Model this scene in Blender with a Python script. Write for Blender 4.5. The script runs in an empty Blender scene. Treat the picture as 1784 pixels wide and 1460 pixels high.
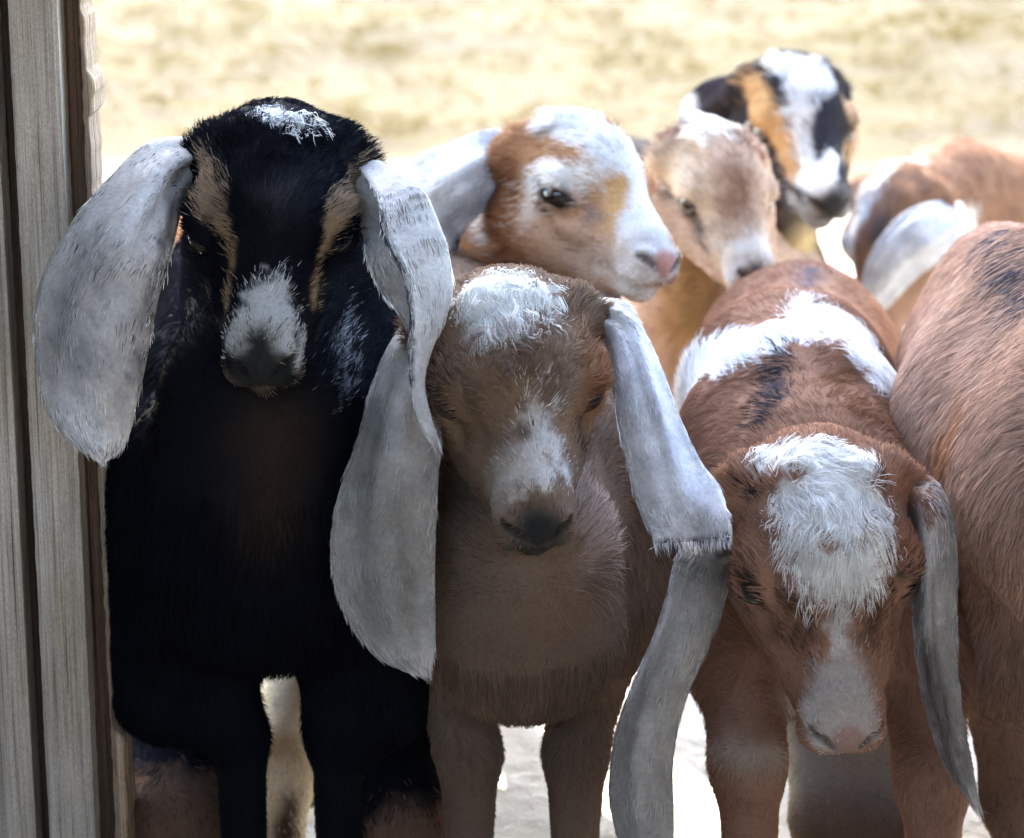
import bpy, math, random, time
import numpy as np
from mathutils import Vector
from mathutils.bvhtree import BVHTree
T0 = time.time()
rng = np.random.default_rng(7)
random.seed(7)
sc = bpy.context.scene
COL = sc.collection

# ------------------------------------------------------------------ camera
PITCH = math.radians(15.0)
CAM = np.array([0.0, 0.0, 0.75])
FPX = 4460.0                       # focal length in photo pixels (1784 wide)
cr = np.array([1.0, 0, 0])
cu = np.array([0, math.sin(PITCH), math.cos(PITCH)])
cf = np.array([0, math.cos(PITCH), -math.sin(PITCH)])
cam_d = bpy.data.cameras.new('camera')
cam = bpy.data.objects.new('camera', cam_d); COL.objects.link(cam)
cam.location = CAM; cam.rotation_euler = (math.pi / 2 - PITCH, 0, 0)
cam_d.sensor_width = 36.0; cam_d.lens = 36.0 * FPX / 1784.0
cam_d.clip_start = 0.02; cam_d.clip_end = 500
cam_d.dof.use_dof = True; cam_d.dof.focus_distance = 1.47; cam_d.dof.aperture_fstop = 9.0
sc.camera = cam

# ------------------------------------------------------------------ light
SUN_EL, SUN_AZ = 36.0, -8.0        # sun stands beyond the goats; azimuth from +Y towards +X
w = bpy.data.worlds.new('World'); sc.world = w; w.use_nodes = True
nt = w.node_tree; nt.nodes.clear()
sky = nt.nodes.new('ShaderNodeTexSky'); sky.sky_type = 'NISHITA'; sky.sun_disc = False
sky.sun_elevation = math.radians(SUN_EL); sky.sun_rotation = math.radians(SUN_AZ)
bg = nt.nodes.new('ShaderNodeBackground'); bg.inputs['Strength'].default_value = 0.15
wo = nt.nodes.new('ShaderNodeOutputWorld')
nt.links.new(sky.outputs[0], bg.inputs[0]); nt.links.new(bg.outputs[0], wo.inputs[0])
sl = bpy.data.lights.new('sun', 'SUN'); sl.energy = 2.0; sl.angle = math.radians(0.5); sl.color = (1.0, 0.95, 0.86)
so = bpy.data.objects.new('sun', sl); COL.objects.link(so)
el, az = math.radians(SUN_EL), math.radians(SUN_AZ)
sdir = Vector((math.sin(az) * math.cos(el), math.cos(az) * math.cos(el), math.sin(el)))
so.rotation_euler = sdir.to_track_quat('Z', 'Y').to_euler(); so.location = (0, 5, 5)
sc.view_settings.view_transform = 'Standard'; sc.view_settings.look = 'None'
sc.view_settings.exposure = 4.15; sc.view_settings.gamma = 1.0
sc.cycles.max_bounces = 8; sc.cycles.diffuse_bounces = 5
sc.cycles.transparent_max_bounces = 8
sc.cycles.sample_clamp_indirect = 6.0
sc.cycles.use_denoising = True
try: sc.cycles_curves.shape = 'RIBBONS'
except Exception: pass

def P(px, py, d):
    return CAM + cf * d + cr * ((px - 892.0) / FPX * d) + cu * ((730.0 - py) / FPX * d)

# ------------------------------------------------------------------ helpers
def link(o, parent=None, label=None, cat=None, group=None, kind=None):
    COL.objects.link(o)
    if parent is not None: o.parent = parent
    for k, v in (('label', label), ('category', cat), ('group', group), ('kind', kind)):
        if v: o[k] = v
    return o

def mesh_obj(name, V, Fc, mat, parent=None, smooth=True, **kw):
    me = bpy.data.meshes.new(name)
    me.from_pydata([tuple(v) for v in V], [], [tuple(int(i) for i in f) for f in Fc])
    if smooth: me.polygons.foreach_set('use_smooth', [True] * len(me.polygons))
    me.materials.append(mat); me.update()
    return link(bpy.data.objects.new(name, me), parent, **kw)

def new_mat(name):
    m = bpy.data.materials.new(name); m.use_nodes = True
    t = m.node_tree; b = t.nodes['Principled BSDF']
    return m, t, b

def N(t, typ, **kw):
    n = t.nodes.new(typ)
    for k, v in kw.items():
        if k.startswith('i_'): n.inputs[k[2:].replace('_', ' ')].default_value = v
        else: setattr(n, k, v)
    return n

def ramp(t, stops, fac):
    r = t.nodes.new('ShaderNodeValToRGB'); e = r.color_ramp.elements
    while len(e) < len(stops): e.new(0.5)
    for k, (p, c) in enumerate(stops):
        e[k].position = p; e[k].color = (*c, 1)
    t.links.new(fac, r.inputs[0]); return r.outputs[0]

# value noise in numpy
_tab = np.random.default_rng(3).random((32, 32, 32)).astype(np.float32)
def vnoise(Q, f, seed=0.0):
    q = Q * f + seed * 7.31 + 100.0
    i = np.floor(q).astype(int); r = q - i; r = r * r * (3 - 2 * r)
    def g(a, b, c): return _tab[(i[:, 0] + a) & 31, (i[:, 1] + b) & 31, (i[:, 2] + c) & 31]
    x, y, z = r[:, 0], r[:, 1], r[:, 2]
    return (((g(0,0,0)*(1-x)+g(1,0,0)*x)*(1-y)+(g(0,1,0)*(1-x)+g(1,1,0)*x)*y)*(1-z)
          + ((g(0,0,1)*(1-x)+g(1,0,1)*x)*(1-y)+(g(0,1,1)*(1-x)+g(1,1,1)*x)*y)*z) * 2 - 1

# ------------------------------------------------------------------ signed distance sculpting
def d_cone(Q, a, ra, b, rb):
    ab = b - a; L = ab @ ab + 1e-12
    t = np.clip((Q - a) @ ab / L, 0, 1)
    return np.linalg.norm(Q - a - t[:, None] * ab, axis=1) - (ra + (rb - ra) * t)
def d_ell(Q, c, R, rad):
    q = (Q - c) @ R
    k0 = np.linalg.norm(q / rad, axis=1); k1 = np.linalg.norm(q / (rad * rad), axis=1) + 1e-9
    return k0 * (k0 - 1) / k1
def field(Q, prims):
    d = np.full(len(Q), 1e3)
    for p in prims:
        if p[0] == 'c': e = d_cone(Q, *p[2:])
        elif p[0] == 'e': e = d_ell(Q, *p[2:])
        elif p[0] == 'sc': e = d_cone(Q, *p[2:])
        elif p[0] == 'se': e = d_ell(Q, *p[2:])
        k = p[1]
        if p[0][0] == 's':
            h = np.clip(0.5 - 0.5 * (d + e) / k, 0, 1)
            d = d * (1 - h) + (-e) * h + k * h * (1 - h)
        else:
            h = np.clip(0.5 + 0.5 * (e - d) / k, 0, 1)
            d = e * (1 - h) + d * h - k * h * (1 - h)
    return d

def surface(prims, h, lo, hi):
    CB = 5
    n = np.ceil((hi - lo) / h / CB).astype(int) * CB + 1
    nc = (n - 1) // CB + 1
    ax = [lo[i] + np.arange(nc[i]) * h * CB for i in range(3)]
    G = np.stack(np.meshgrid(*ax, indexing='ij'), -1).reshape(-1, 3)
    dc = field(G, prims).reshape(nc)
    # active coarse cells
    lim = h * CB * 1.9
    cen = dc[:-1, :-1, :-1]
    act = np.abs(cen) < lim
    for dx in (0, 1):
        for dy in (0, 1):
            for dz in (0, 1):
                s = dc[dx:dc.shape[0]-1+dx, dy:dc.shape[1]-1+dy, dz:dc.shape[2]-1+dz]
                act |= np.abs(s) < lim * 0.75
    sgn = np.where(cen < 0, -1.0, 1.0)
    F = np.repeat(np.repeat(np.repeat(sgn, CB, 0), CB, 1), CB, 2).astype(np.float32)
    F = np.pad(F, ((0, 1),) * 3, mode='edge')
    A = np.repeat(np.repeat(np.repeat(act, CB, 0), CB, 1), CB, 2)
    A = np.pad(A, ((0, 1),) * 3, mode='edge')
    A[1:] |= A[:-1]; A[:, 1:] |= A[:, :-1]; A[:, :, 1:] |= A[:, :, :-1]
    idx = np.argwhere(A)
    vals = np.empty(len(idx), np.float32)
    for s in range(0, len(idx), 400000):
        vals[s:s+400000] = field(lo + idx[s:s+400000] * h, prims)
    F[idx[:, 0], idx[:, 1], idx[:, 2]] = vals
    # surface nets
    S = F < 0
    cnt = np.zeros(tuple(np.array(F.shape) - 1), np.int8)
    for dx in (0, 1):
        for dy in (0, 1):
            for dz in (0, 1):
                cnt += S[dx:F.shape[0]-1+dx, dy:F.shape[1]-1+dy, dz:F.shape[2]-1+dz]
    cells = np.argwhere((cnt > 0) & (cnt < 8))
    vid = np.full(cnt.shape, -1, np.int32); vid[cells[:, 0], cells[:, 1], cells[:, 2]] = np.arange(len(cells))
    acc = np.zeros((len(cells), 3)); w_ = np.zeros(len(cells))
    cor = [(a, b, c) for a in (0, 1) for b in (0, 1) for c in (0, 1)]
    for a in cor:
        for ax_ in range(3):
            if a[ax_] == 1: continue
            b = list(a); b[ax_] = 1
            fa = F[cells[:, 0]+a[0], cells[:, 1]+a[1], cells[:, 2]+a[2]]
            fb = F[cells[:, 0]+b[0], cells[:, 1]+b[1], cells[:, 2]+b[2]]
            m = (fa < 0) != (fb < 0)
            t = np.where(m, fa / np.where(m, fa - fb, 1), 0)
            p = np.array(a)[None] + t[:, None] * (np.array(b) - np.array(a))[None]
            acc += p * m[:, None]; w_ += m
    V = lo + (cells + acc / w_[:, None]) * h
    faces = []
    for ax_ in range(3):
        o1, o2 = [(1, 2), (2, 0), (0, 1)][ax_]
        sl0 = [slice(None)] * 3; sl1 = [slice(None)] * 3
        sl0[ax_] = slice(0, -1); sl1[ax_] = slice(1, None)
        a = S[tuple(sl0)]; b = S[tuple(sl1)]
        e = np.argwhere(a != b)
        ok = (e[:, o1] > 0) & (e[:, o2] > 0) & (e[:, o1] < F.shape[o1]-1) & (e[:, o2] < F.shape[o2]-1)
        e = e[ok]
        def gv(d1, d2):
            q = e.copy(); q[:, o1] += d1; q[:, o2] += d2
            return vid[q[:, 0], q[:, 1], q[:, 2]]
        quad = np.stack([gv(-1, -1), gv(0, -1), gv(0, 0), gv(-1, 0)], 1)
        inside = a[e[:, 0], e[:, 1], e[:, 2]]
        quad[~inside] = quad[~inside][:, ::-1]
        faces.append(quad)
    Q = np.concatenate(faces)
    Q = Q[(Q >= 0).all(1)]
    return V, Q

# ------------------------------------------------------------------ ears: lofted sheets with thickness
def catmull(pts, n):
    pts = np.asarray(pts, float); m = len(pts)
    e = np.concatenate([[2*pts[0]-pts[1]], pts, [2*pts[-1]-pts[-2]]])
    t = np.linspace(0, m - 1 - 1e-6, n); i = t.astype(int); f = (t - i)
    sh = (n,) + (1,) * (pts.ndim - 1); f = f.reshape(sh)
    p0, p1, p2, p3 = e[i], e[i+1], e[i+2], e[i+3]
    return 0.5*((2*p1)+(-p0+p2)*f+(2*p0-5*p1+4*p2-p3)*f**2+(-p0+3*p1-3*p2+p3)*f**3)

def loft(rows, nu=46, nv=20, thick=0.0019, wr=0.003, seed=0, head=None):
    A = np.array([[head.w(*c[1:]) if c[0] == 'h' else P(*c) for c in r] for r in rows])           # rows x ctrl x 3
    A = catmull(A, nu)                                          # nu x ctrl x 3
    A = catmull(A.transpose(1, 0, 2), nv).transpose(1, 0, 2)    # nu x nv x 3
    du = np.gradient(A, axis=0); dv = np.gradient(A, axis=1)
    n = np.cross(du, dv); n /= np.linalg.norm(n, axis=2, keepdims=True) + 1e-12
    ph = vnoise(np.stack([np.linspace(0, 3, nu), np.zeros(nu), np.zeros(nu)], 1), 1.0, seed)
    v = np.linspace(0, 1, nv)[None]; u = np.linspace(0, 1, nu)[:, None]
    A = A + n * ((np.sin(v * 15 + ph[:, None] * 2.5 + seed) * 0.6 + np.sin(v * 27 + seed * 2 - u * 3) * 0.3) * wr * np.sin(np.pi * v) * np.clip(1.3 - u, 0.15, 1))[..., None]
    th = thick * np.clip(np.minimum(np.minimum(v, 1 - v) * 4, (1 - u) * 10) , 0.12, 1) * (1 + 1.2 * np.clip(0.25 - u, 0, 1) * 4)
    top = A + n * th[..., None] * 0.5; bot = A - n * th[..., None] * 0.5
    V = np.concatenate([top.reshape(-1, 3), bot.reshape(-1, 3)])
    F = []
    K = nu * nv
    i, j = np.meshgrid(np.arange(nu - 1), np.arange(nv - 1), indexing='ij')
    a = (i * nv + j).ravel(); b = a + nv; c = b + 1; d = a + 1
    F.append(np.stack([a, b, c, d], 1)); F.append(np.stack([d, c, b, a], 1) + K)
    def edge(s):
        s = np.array(s); return np.stack([s[:-1], s[1:], s[1:] + K, s[:-1] + K], 1)
    F.append(edge(np.arange(nv))); F.append(edge((nu - 1) * nv + np.arange(nv))[:, ::-1])
    F.append(edge(np.arange(nu) * nv)[:, ::-1]); F.append(edge(np.arange(nu) * nv + nv - 1))
    return V, np.concatenate(F), du.reshape(-1, 3)

# ------------------------------------------------------------------ materials of the coats
def coat_material(name, hair):
    m, t, b = new_mat(name)
    at = N(t, 'ShaderNodeAttribute', attribute_name='coat')
    col = at.outputs['Color']
    if not hair:
        tc = N(t, 'ShaderNodeTexCoord')
        no = N(t, 'ShaderNodeTexNoise', i_Scale=420.0, i_Detail=3.0)
        t.links.new(tc.outputs['Object'], no.inputs['Vector'])
        mr = N(t, 'ShaderNodeMapRange'); mr.inputs[3].default_value = 0.62; mr.inputs[4].default_value = 1.15
        t.links.new(no.outputs[0], mr.inputs[0])
        mx = N(t, 'ShaderNodeMix', data_type='RGBA', blend_type='MULTIPLY'); mx.inputs[0].default_value = 1
        t.links.new(col, mx.inputs[6]); t.links.new(mr.outputs[0], mx.inputs[7]); col = mx.outputs[2]
        bp = N(t, 'ShaderNodeBump', i_Strength=0.35, i_Distance=0.0015)
        t.links.new(no.outputs[0], bp.inputs['Height']); t.links.new(bp.outputs[0], b.inputs['Normal'])
    t.links.new(col, b.inputs['Base Color'])
    b.inputs['Roughness'].default_value = 0.55 if hair else 0.7
    b.inputs['Specular IOR Level'].default_value = 0.0 if hair else 0.01
    if True:
        tr = N(t, 'ShaderNodeBsdfTranslucent'); t.links.new(col, tr.inputs[0])
        ms = N(t, 'ShaderNodeMixShader'); ms.inputs[0].default_value = 0.3 if hair else 0.22
        t.links.new(b.outputs[0], ms.inputs[1]); t.links.new(tr.outputs[0], ms.inputs[2])
        t.links.new(ms.outputs[0], t.nodes['Material Output'].inputs[0])
    return m
M_SKIN = coat_material('coat_skin', False)
M_HAIR = coat_material('coat_hair', True)
def eye_material():
    m, t, b = new_mat('eye')
    tc = N(t, 'ShaderNodeTexCoord'); sx = N(t, 'ShaderNodeSeparateXYZ'); t.links.new(tc.outputs['Object'], sx.inputs[0])
    # local x is the outward axis, y along the head, z up
    def pw(o, s):
        a = N(t, 'ShaderNodeMath', operation='MULTIPLY'); t.links.new(o, a.inputs[0]); a.inputs[1].default_value = s
        c = N(t, 'ShaderNodeMath', operation='POWER'); t.links.new(a.outputs[0], c.inputs[0]); c.inputs[1].default_value = 2.0; return c.outputs[0]
    ad = N(t, 'ShaderNodeMath', operation='ADD'); t.links.new(pw(sx.outputs[1], 1/0.0055), ad.inputs[0]); t.links.new(pw(sx.outputs[2], 1/0.0028), ad.inputs[1])
    c = ramp(t, [(0.0, (0.004, 0.004, 0.005)), (0.8, (0.006, 0.006, 0.007)), (1.0, (0.016, 0.010, 0.006))], ad.outputs[0])
    t.links.new(c, b.inputs['Base Color']); b.inputs['Roughness'].default_value = 0.06
    b.inputs['Coat Weight'].default_value = 0.2; b.inputs['Coat Roughness'].default_value = 0.03
    return m
M_EYE = eye_material()

# ------------------------------------------------------------------ goat builder
CAMC = np.array
class Head:
    def __init__(s, px, py, d, yaw=0, pitch=40, roll=0, scale=1.0, wx=1.0, eo=.5, ml=0.0):
        s.wx = wx; s.eo = eo; s.ml = ml
        y, p, r = map(math.radians, (yaw, pitch, roll)); t = -cf
        s.o = P(px, py, d); s.s = scale * 0.01
        s.F = t*math.cos(p)*math.cos(y) + cr*math.cos(p)*math.sin(y) - cu*math.sin(p)
        U = t*math.sin(p)*math.cos(y) + cr*math.sin(p)*math.sin(y) + cu*math.cos(p)
        X = cr*math.cos(y) - t*math.sin(y)
        s.X = X*math.cos(r) + U*math.sin(r); s.U = -X*math.sin(r) + U*math.cos(r)
        s.R = np.stack([s.X, s.F, s.U], 1)
    def w(s, x, y, z):
        if y > 3: y = y + (y - 3) * s.ml
        return s.o + s.s * (s.X*x*s.wx + s.F*y + s.U*z)
    def prims(s):
        o = []
        def c(a, ra, b, rb, k=1.0, op='c'): o.append((op, k*s.s, s.w(*a), ra*s.s, s.w(*b), rb*s.s))
        def e(cn, rad, k=1.0, op='e', rx=0, rz=0):
            R = s.R
            if rx:
                q = math.radians(rx); R = R @ np.array([[1,0,0],[0,math.cos(q),-math.sin(q)],[0,math.sin(q),math.cos(q)]])
            if rz:
                q = math.radians(rz); R = R @ np.array([[math.cos(q),-math.sin(q),0],[math.sin(q),math.cos(q),0],[0,0,1]])
            o.append((op, k*s.s, s.w(*cn), R, np.array(rad)*s.s*np.array([s.wx, 1, 1])))
        e((0, -2.7, 1.5), (4.5, 5.2, 4.4)); e((0, 0.4, 1.8), (3.6, 4.4, 3.7), 1.2)
        c((0, 1.2, 1.3), 3.0, (0, 7.8, -1.1), 2.05, 1.6)
        c((0, -1, -1.5), 3.6, (0, 5.2, -2.0), 2.35, 1.6)
        e((0, 8.6, -1.8), (2.2, 2.1, 1.85), 1.0)
        e((0, 10.25, -1.95), (1.25, 0.7, 1.0), 0.5)                          # nose pad
        for q in (-1, 1):
            e((q*1.05, 9.2, -2.75), (1.25, 1.4, 0.95), 0.6)
            c((q*3.0, -2.8, -3.0), 2.35, (q*0.95, 6.4, -3.7), 1.1, 1.4)
            e((q*3.6, 0.6, 2.1), (1.25, 2.1, 1.0), 0.8, rz=q*-12)
            e((q*3.55, 1.5, 0.75), (1.35, 1.55, 1.4), 0.8)
            c((q*2.9, 3.0, -0.6), 1.2, (q*1.8, 6.2, -1.6), 0.85, 1.2)      # cheek ridge
            c((q*3.6, -4.0, 2.6), 1.7, (q*4.6, -3.8, 2.0), 1.35, 1.2)     # ear base
            e((q*1.9, -2.2, 5.25), (0.95, 1.0, 0.7), 0.8)                # horn bud
            e((q*1.2, 9.95, -1.5), (0.8, 0.85, 0.8), 0.4)                # nostril wing
        e((0, 8.2, -4.25), (1.25, 1.5, 0.85), 0.8)
        for q in (-1, 1):
            e((q*4.55, 2.4, 0.80), (1.0, 1.15, s.eo), 0.25, 'se', rz=q*-18)
            e((q*3.9, 4.0, -0.1), (0.8, 1.3, 0.6), 0.9, 'se', rz=q*-14)    # tear hollow
            c((q*0.72, 11.1, -2.2), 0.22, (q*1.32, 10.8, -1.55), 0.36, 0.2, 'sc')
            c((q*1.32, 10.8, -1.55), 0.36, (q*1.95, 10.0, -1.3), 0.2, 0.2, 'sc')
            c((0, 10.8, -3.5), 0.2, (q*1.6, 9.4, -3.62), 0.24, 0.25, 'sc')
            c((q*1.6, 9.4, -3.62), 0.24, (q*2.5, 6.2, -3.0), 0.22, 0.25, 'sc')
        c((0, 11.3, -2.5), 0.16, (0, 10.9, -3.4), 0.2, 0.25, 'sc')
        return o
    def eyes(s, root):
        for q in (-1, 1):
            n = 14; V = []; F = []
            r = 1.22 * s.s
            for i in range(n + 1):
                for j in range(2 * n):
                    a, b = math.pi * i / n, math.pi * j / n
                    V.append((r*math.cos(a), r*math.sin(a)*math.cos(b), r*math.sin(a)*math.sin(b)))
            for i in range(n):
                for j in range(2 * n):
                    F.append((i*2*n+j, i*2*n+(j+1) % (2*n), (i+1)*2*n+(j+1) % (2*n), (i+1)*2*n+j))
            o = mesh_obj('eye', V, F, M_EYE, root)
            th = math.radians(22)
            ax = s.X*q*math.cos(th) + s.F*math.sin(th); fy = np.cross(s.U, ax)
            from mathutils import Matrix
            p = s.w(q*3.48, 1.72, 0.75)
            Mx = Matrix(((ax[0], fy[0], s.U[0], p[0]), (ax[1], fy[1], s.U[1], p[1]), (ax[2], fy[2], s.U[2], p[2]), (0, 0, 0, 1)))
            o.matrix_local = root.matrix_world.inverted() @ Mx if False else Matrix.Translation(-Vector(root.location)) @ Mx

def quad_body(bx, by, heading, s, head, neck_r=(0.062, 0.047), wid=1.0, front=None, hind=None, length=1.0, zs=1.0, lr=1.0):
    """prims for trunk, neck and legs; heading in degrees, 0 = towards the camera (-Y), + = to image right"""
    a = math.radians(heading); f = np.array([math.sin(a), -math.cos(a), 0]); l = np.array([math.cos(a), math.sin(a), 0])
    B = np.array([bx, by, 0.0])
    def W(fw, lf, z): return B + f*fw*s*length + l*lf*s*wid + np.array([0, 0, z*s*zs])
    o = []
    def c(p, r, q, r2, k=0.03, op='c'): o.append((op, k*s, p, r*s, q, r2*s))
    c(W(-.06, 0, .262), .076*wid, W(-.27, 0, .262), .086*wid)
    c(W(-.05, 0, .30), .055, W(-.30, 0, .292), .062)
    c(W(-.30, -.02, .27), .07*wid, W(-.34, .02, .265), .07*wid)
    c(W(-.10, 0, .335), .030, W(-.34, 0, .328), .038, .04)
    c(W(0, 0, .25), .056*wid, W(-.08, 0, .225), .062*wid)
    for q in (-1, 1):
        c(W(-.05, q*.045, .30), .034, W(-.01, q*.052, .235), .042*lr)
        fx = front[0 if q < 0 else 1] if front else None
        if fx is None: kn, ft = W(-.02, q*.050, .125), W(-.02, q*.050, .035)
        else:
            fx = np.array(fx); kn = np.array([fx[0], fx[1], .125*s]); ft = np.array([fx[0], fx[1], .035*s])
        c(W(-.02, q*.05, .22), .039*lr, kn, .0205*lr, .02); c(kn, .0205*lr, ft, .0125, .012)
        c(ft, .0125, ft + f*.008*s + np.array([0, 0, -.02*s]), .016, .01)
        hx = hind[0 if q < 0 else 1] if hind else None
        st = W(-.31, q*.055, .20)
        if hx is None: hk = W(-.39, q*.05, .135)
        else: hk = np.array([hx[0], hx[1], .135*s])
        c(W(-.34, q*.045, .27), .055, st, .042, .03); c(st, .042, hk, .019, .02)
        ft = hk + f*.02*s; ft = np.array([ft[0], ft[1], .035*s])
        c(hk, .019, ft, .0125, .012); c(ft, .0125, ft + f*.01*s + np.array([0, 0, -.02*s]), .016, .01)
    c(W(-.385, 0, .325), .016, W(-.43, 0, .30), .012, .015)
    nb = head.w(0, -5.0, -1.2); nb2 = head.w(0, -3.0, -3.0)
    c(W(-.05, 0, .295), neck_r[0], nb, neck_r[1], .035)
    c(W(0.0, 0, .26), neck_r[0]*.95, nb2, neck_r[1]*.72, .03)
    return o, f

def fix_feet(prims, z0=.014):
    out = []
    for p in prims:
        p = list(p)
        for k in (2, 4):
            if p[k][2] < z0: p[k] = np.array([p[k][0], p[k][1], z0])
        out.append(tuple(p))
    return out

def stroke_d(Q, pts, rad):
    d = np.full(len(Q), 1e3)
    if len(pts) == 1: return np.linalg.norm(Q - pts[0], axis=1) - rad[0]
    for i in range(len(pts) - 1):
        d = np.minimum(d, d_cone(Q, pts[i], rad[i], pts[i+1], rad[i+1]))
    return d

def goat(name, label, head, body, flow_body, ears, base, marks, h=0.0025, hairs=60000,
         hair_len=0.009, rough=0.25, group='goat kids crowding in the barn doorway', eyes=True, lod_near=2.3, hair_w=0.00021, nose=(.03, .03, .03), var=.8, fleck=.10, seed=0):
    """marks: list of dicts(on='body'|'ear'|'all', col, px=[(x,y,r_px)..] or hd=[(x,y,z,r_cm)..], soft, amp, freq, len, mess, bare)"""
    prims = body + head.prims()
    lo = np.full(3, 1e9); hi = np.full(3, -1e9)
    for p in prims:
        if p[0][0] == 's': continue
        if p[0] == 'c':
            for a, r in ((p[2], p[3]), (p[4], p[5])): lo = np.minimum(lo, a - r); hi = np.maximum(hi, a + r)
        else:
            r = p[4].max(); lo = np.minimum(lo, p[2] - r); hi = np.maximum(hi, p[2] + r)
    V, Q = surface(prims, h, lo - 0.02, hi + 0.02)
    nb = len(V)
    tri = np.concatenate([Q[:, [0, 1, 2]], Q[:, [0, 2, 3]]])
    bvh_b = BVHTree.FromPolygons([tuple(v) for v in V], [tuple(int(x) for x in q) for q in tri])
    EV, EF, EDU, eo = [], [], [], nb
    for k, er in enumerate(ears):
        v, f_, du = loft(er['rows'], seed=seed * 3 + k, wr=er.get('wr', 0.003), head=head)
        EV.append(v); EF.append(f_ + eo); EDU.append(np.concatenate([du, du])); eo += len(v)
    if EV:
        ev = np.concatenate(EV); ef = np.concatenate(EF)
        bvh_e = BVHTree.FromPolygons([tuple(v) for v in ev], [tuple(int(x) for x in q) for q in ef - nb])
        AV = np.concatenate([V, ev]); AQ = np.concatenate([Q, ef])
    else: AV, AQ = V, Q; bvh_e = None
    C = Vector(CAM)
    def hit(px, py, on):
        d = Vector(P(px, py, 1.0) - CAM).normalized()
        bv = bvh_e if on == 'ear' else bvh_b
        r = bv.ray_cast(C, d)
        if r[0] is None:
            # nearest surface point to the ray at the head's distance
            dist = float(np.linalg.norm(head.o - CAM)); r = bv.find_nearest(C + d * dist)
        return np.array(r[0])
    std = []
    for q in (-1, 1):
        std += [dict(hd=[(q*.72, 11.0, -2.15, .22), (q*1.32, 10.7, -1.55, .34), (q*1.9, 10.0, -1.32, .2)], col=(.012, .010, .010), soft=.0016, amp=.0004, bare=1),
                dict(hd=[(0, 10.8, -3.5, .16), (q*1.6, 9.4, -3.6, .22), (q*2.5, 6.4, -3.05, .16)], col=(.03, .02, .018), soft=.0016, amp=.0006, a=.8, len=.002),
                dict(hd=[(q*4.3, 1.2, .75, .45), (q*4.3, 2.6, .75, .5), (q*3.9, 3.2, .5, .3)], col=(.02, .018, .02), soft=.0022, amp=.001, a=.9, len=.002)]
    if nose is not None:
        std = [dict(hd=[(0, 10.9, -1.55, .95), (0, 11.0, -2.5, .45)], col=nose, soft=.003, amp=.001, bare=1)] + std
    L = []
    for m in list(marks) + std:
        on = m.get('on', 'body')
        if 'wp' in m:
            pts = [P(a, b, c) for a, b, c, _ in m['wp']]; rad = [r for *_, r in m['wp']]
        elif 'px' in m:
            pts = [hit(a, b, on) for a, b, _ in m['px']]
            rad = [r / FPX * float((p - CAM) @ cf) for p, (_, _, r) in zip(pts, m['px'])]
        else:
            pts = [head.w(a, b, c) for a, b, c, _ in m['hd']]; rad = [r * head.s for *_, r in m['hd']]
        L.append((m, on, pts, rad))
    rp = np.random.default_rng(seed + 77)
    def paint(Qp, isear, dither=False):
        n = len(Qp)
        col = np.tile(np.array(base, float), (n, 1)); ln = np.full(n, hair_len); ms = np.full(n, rough); bare = np.zeros(n)
        bl = np.zeros((n, 3)); bw = np.zeros(n)
        ln[isear] = 0.0062; ms[isear] = 0.2
        hd = np.linalg.norm(Qp - head.o, axis=1)
        fwd = (Qp - head.o) @ head.F / head.s
        sh = np.clip((fwd + 3) / 12, 0, 1) * (hd < 0.16)
        ln = np.where(isear, ln, ln * (1 - 0.62 * sh))
        ln = ln * np.where(isear, 1, 0.45 + 0.55 * np.clip((Qp[:, 2] - 0.12) / 0.1, 0, 1))
        big = vnoise(Qp, 38, seed) * 0.6 + vnoise(Qp, 90, seed + 1) * 0.4
        col *= (1 + 0.16 * big)[:, None]
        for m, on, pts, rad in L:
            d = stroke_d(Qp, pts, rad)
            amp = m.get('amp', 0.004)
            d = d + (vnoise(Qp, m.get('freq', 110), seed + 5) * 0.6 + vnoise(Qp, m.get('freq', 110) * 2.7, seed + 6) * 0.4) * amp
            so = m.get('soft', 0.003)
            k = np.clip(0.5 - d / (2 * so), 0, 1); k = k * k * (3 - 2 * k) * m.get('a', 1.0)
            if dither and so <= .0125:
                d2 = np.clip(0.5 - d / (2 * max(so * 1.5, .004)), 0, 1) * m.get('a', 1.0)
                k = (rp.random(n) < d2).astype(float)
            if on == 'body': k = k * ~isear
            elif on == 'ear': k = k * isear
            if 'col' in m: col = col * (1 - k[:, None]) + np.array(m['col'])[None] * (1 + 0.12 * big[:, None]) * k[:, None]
            if 'len' in m: ln = ln * (1 - k) + m['len'] * k
            if 'mess' in m: ms = ms * (1 - k) + m['mess'] * k
            if 'bare' in m: bare = np.maximum(bare, k)
            if 'dir' in m:
                dv = np.array(m['dir'], float); dv /= np.linalg.norm(dv); bl += k[:, None] * dv; bw += k
        sp = vnoise(Qp, 95, seed + 9) * .5 + vnoise(Qp, 260, seed + 10) * .5
        col = np.where(isear[:, None], col * (1 + .34 * sp)[:, None], col)
        return np.clip(col, 0.002, 0.95), ln, ms, bare, bl, bw
    isear_v = np.arange(len(AV)) >= nb
    colv, *_ = paint(AV, isear_v)
    # ---- mesh
    root = bpy.data.objects.new(name, None); link(root, None, label, 'goat', group)
    gx = np.concatenate([V]).mean(0); root.location = (gx[0], gx[1], 0); root.empty_display_size = 0.05
    off = np.array([gx[0], gx[1], 0.0])
    me = bpy.data.meshes.new('body')
    me.vertices.add(len(AV)); me.vertices.foreach_set('co', (AV - off).astype(np.float32).ravel())
    me.loops.add(AQ.size); me.loops.foreach_set('vertex_index', AQ.astype(np.int32).ravel())
    me.polygons.add(len(AQ)); me.polygons.foreach_set('loop_start', (np.arange(len(AQ)) * 4).astype(np.int32))
    try: me.polygons.foreach_set('loop_total', np.full(len(AQ), 4, np.int32))
    except Exception: pass
    me.polygons.foreach_set('use_smooth', np.ones(len(AQ), bool))
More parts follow.
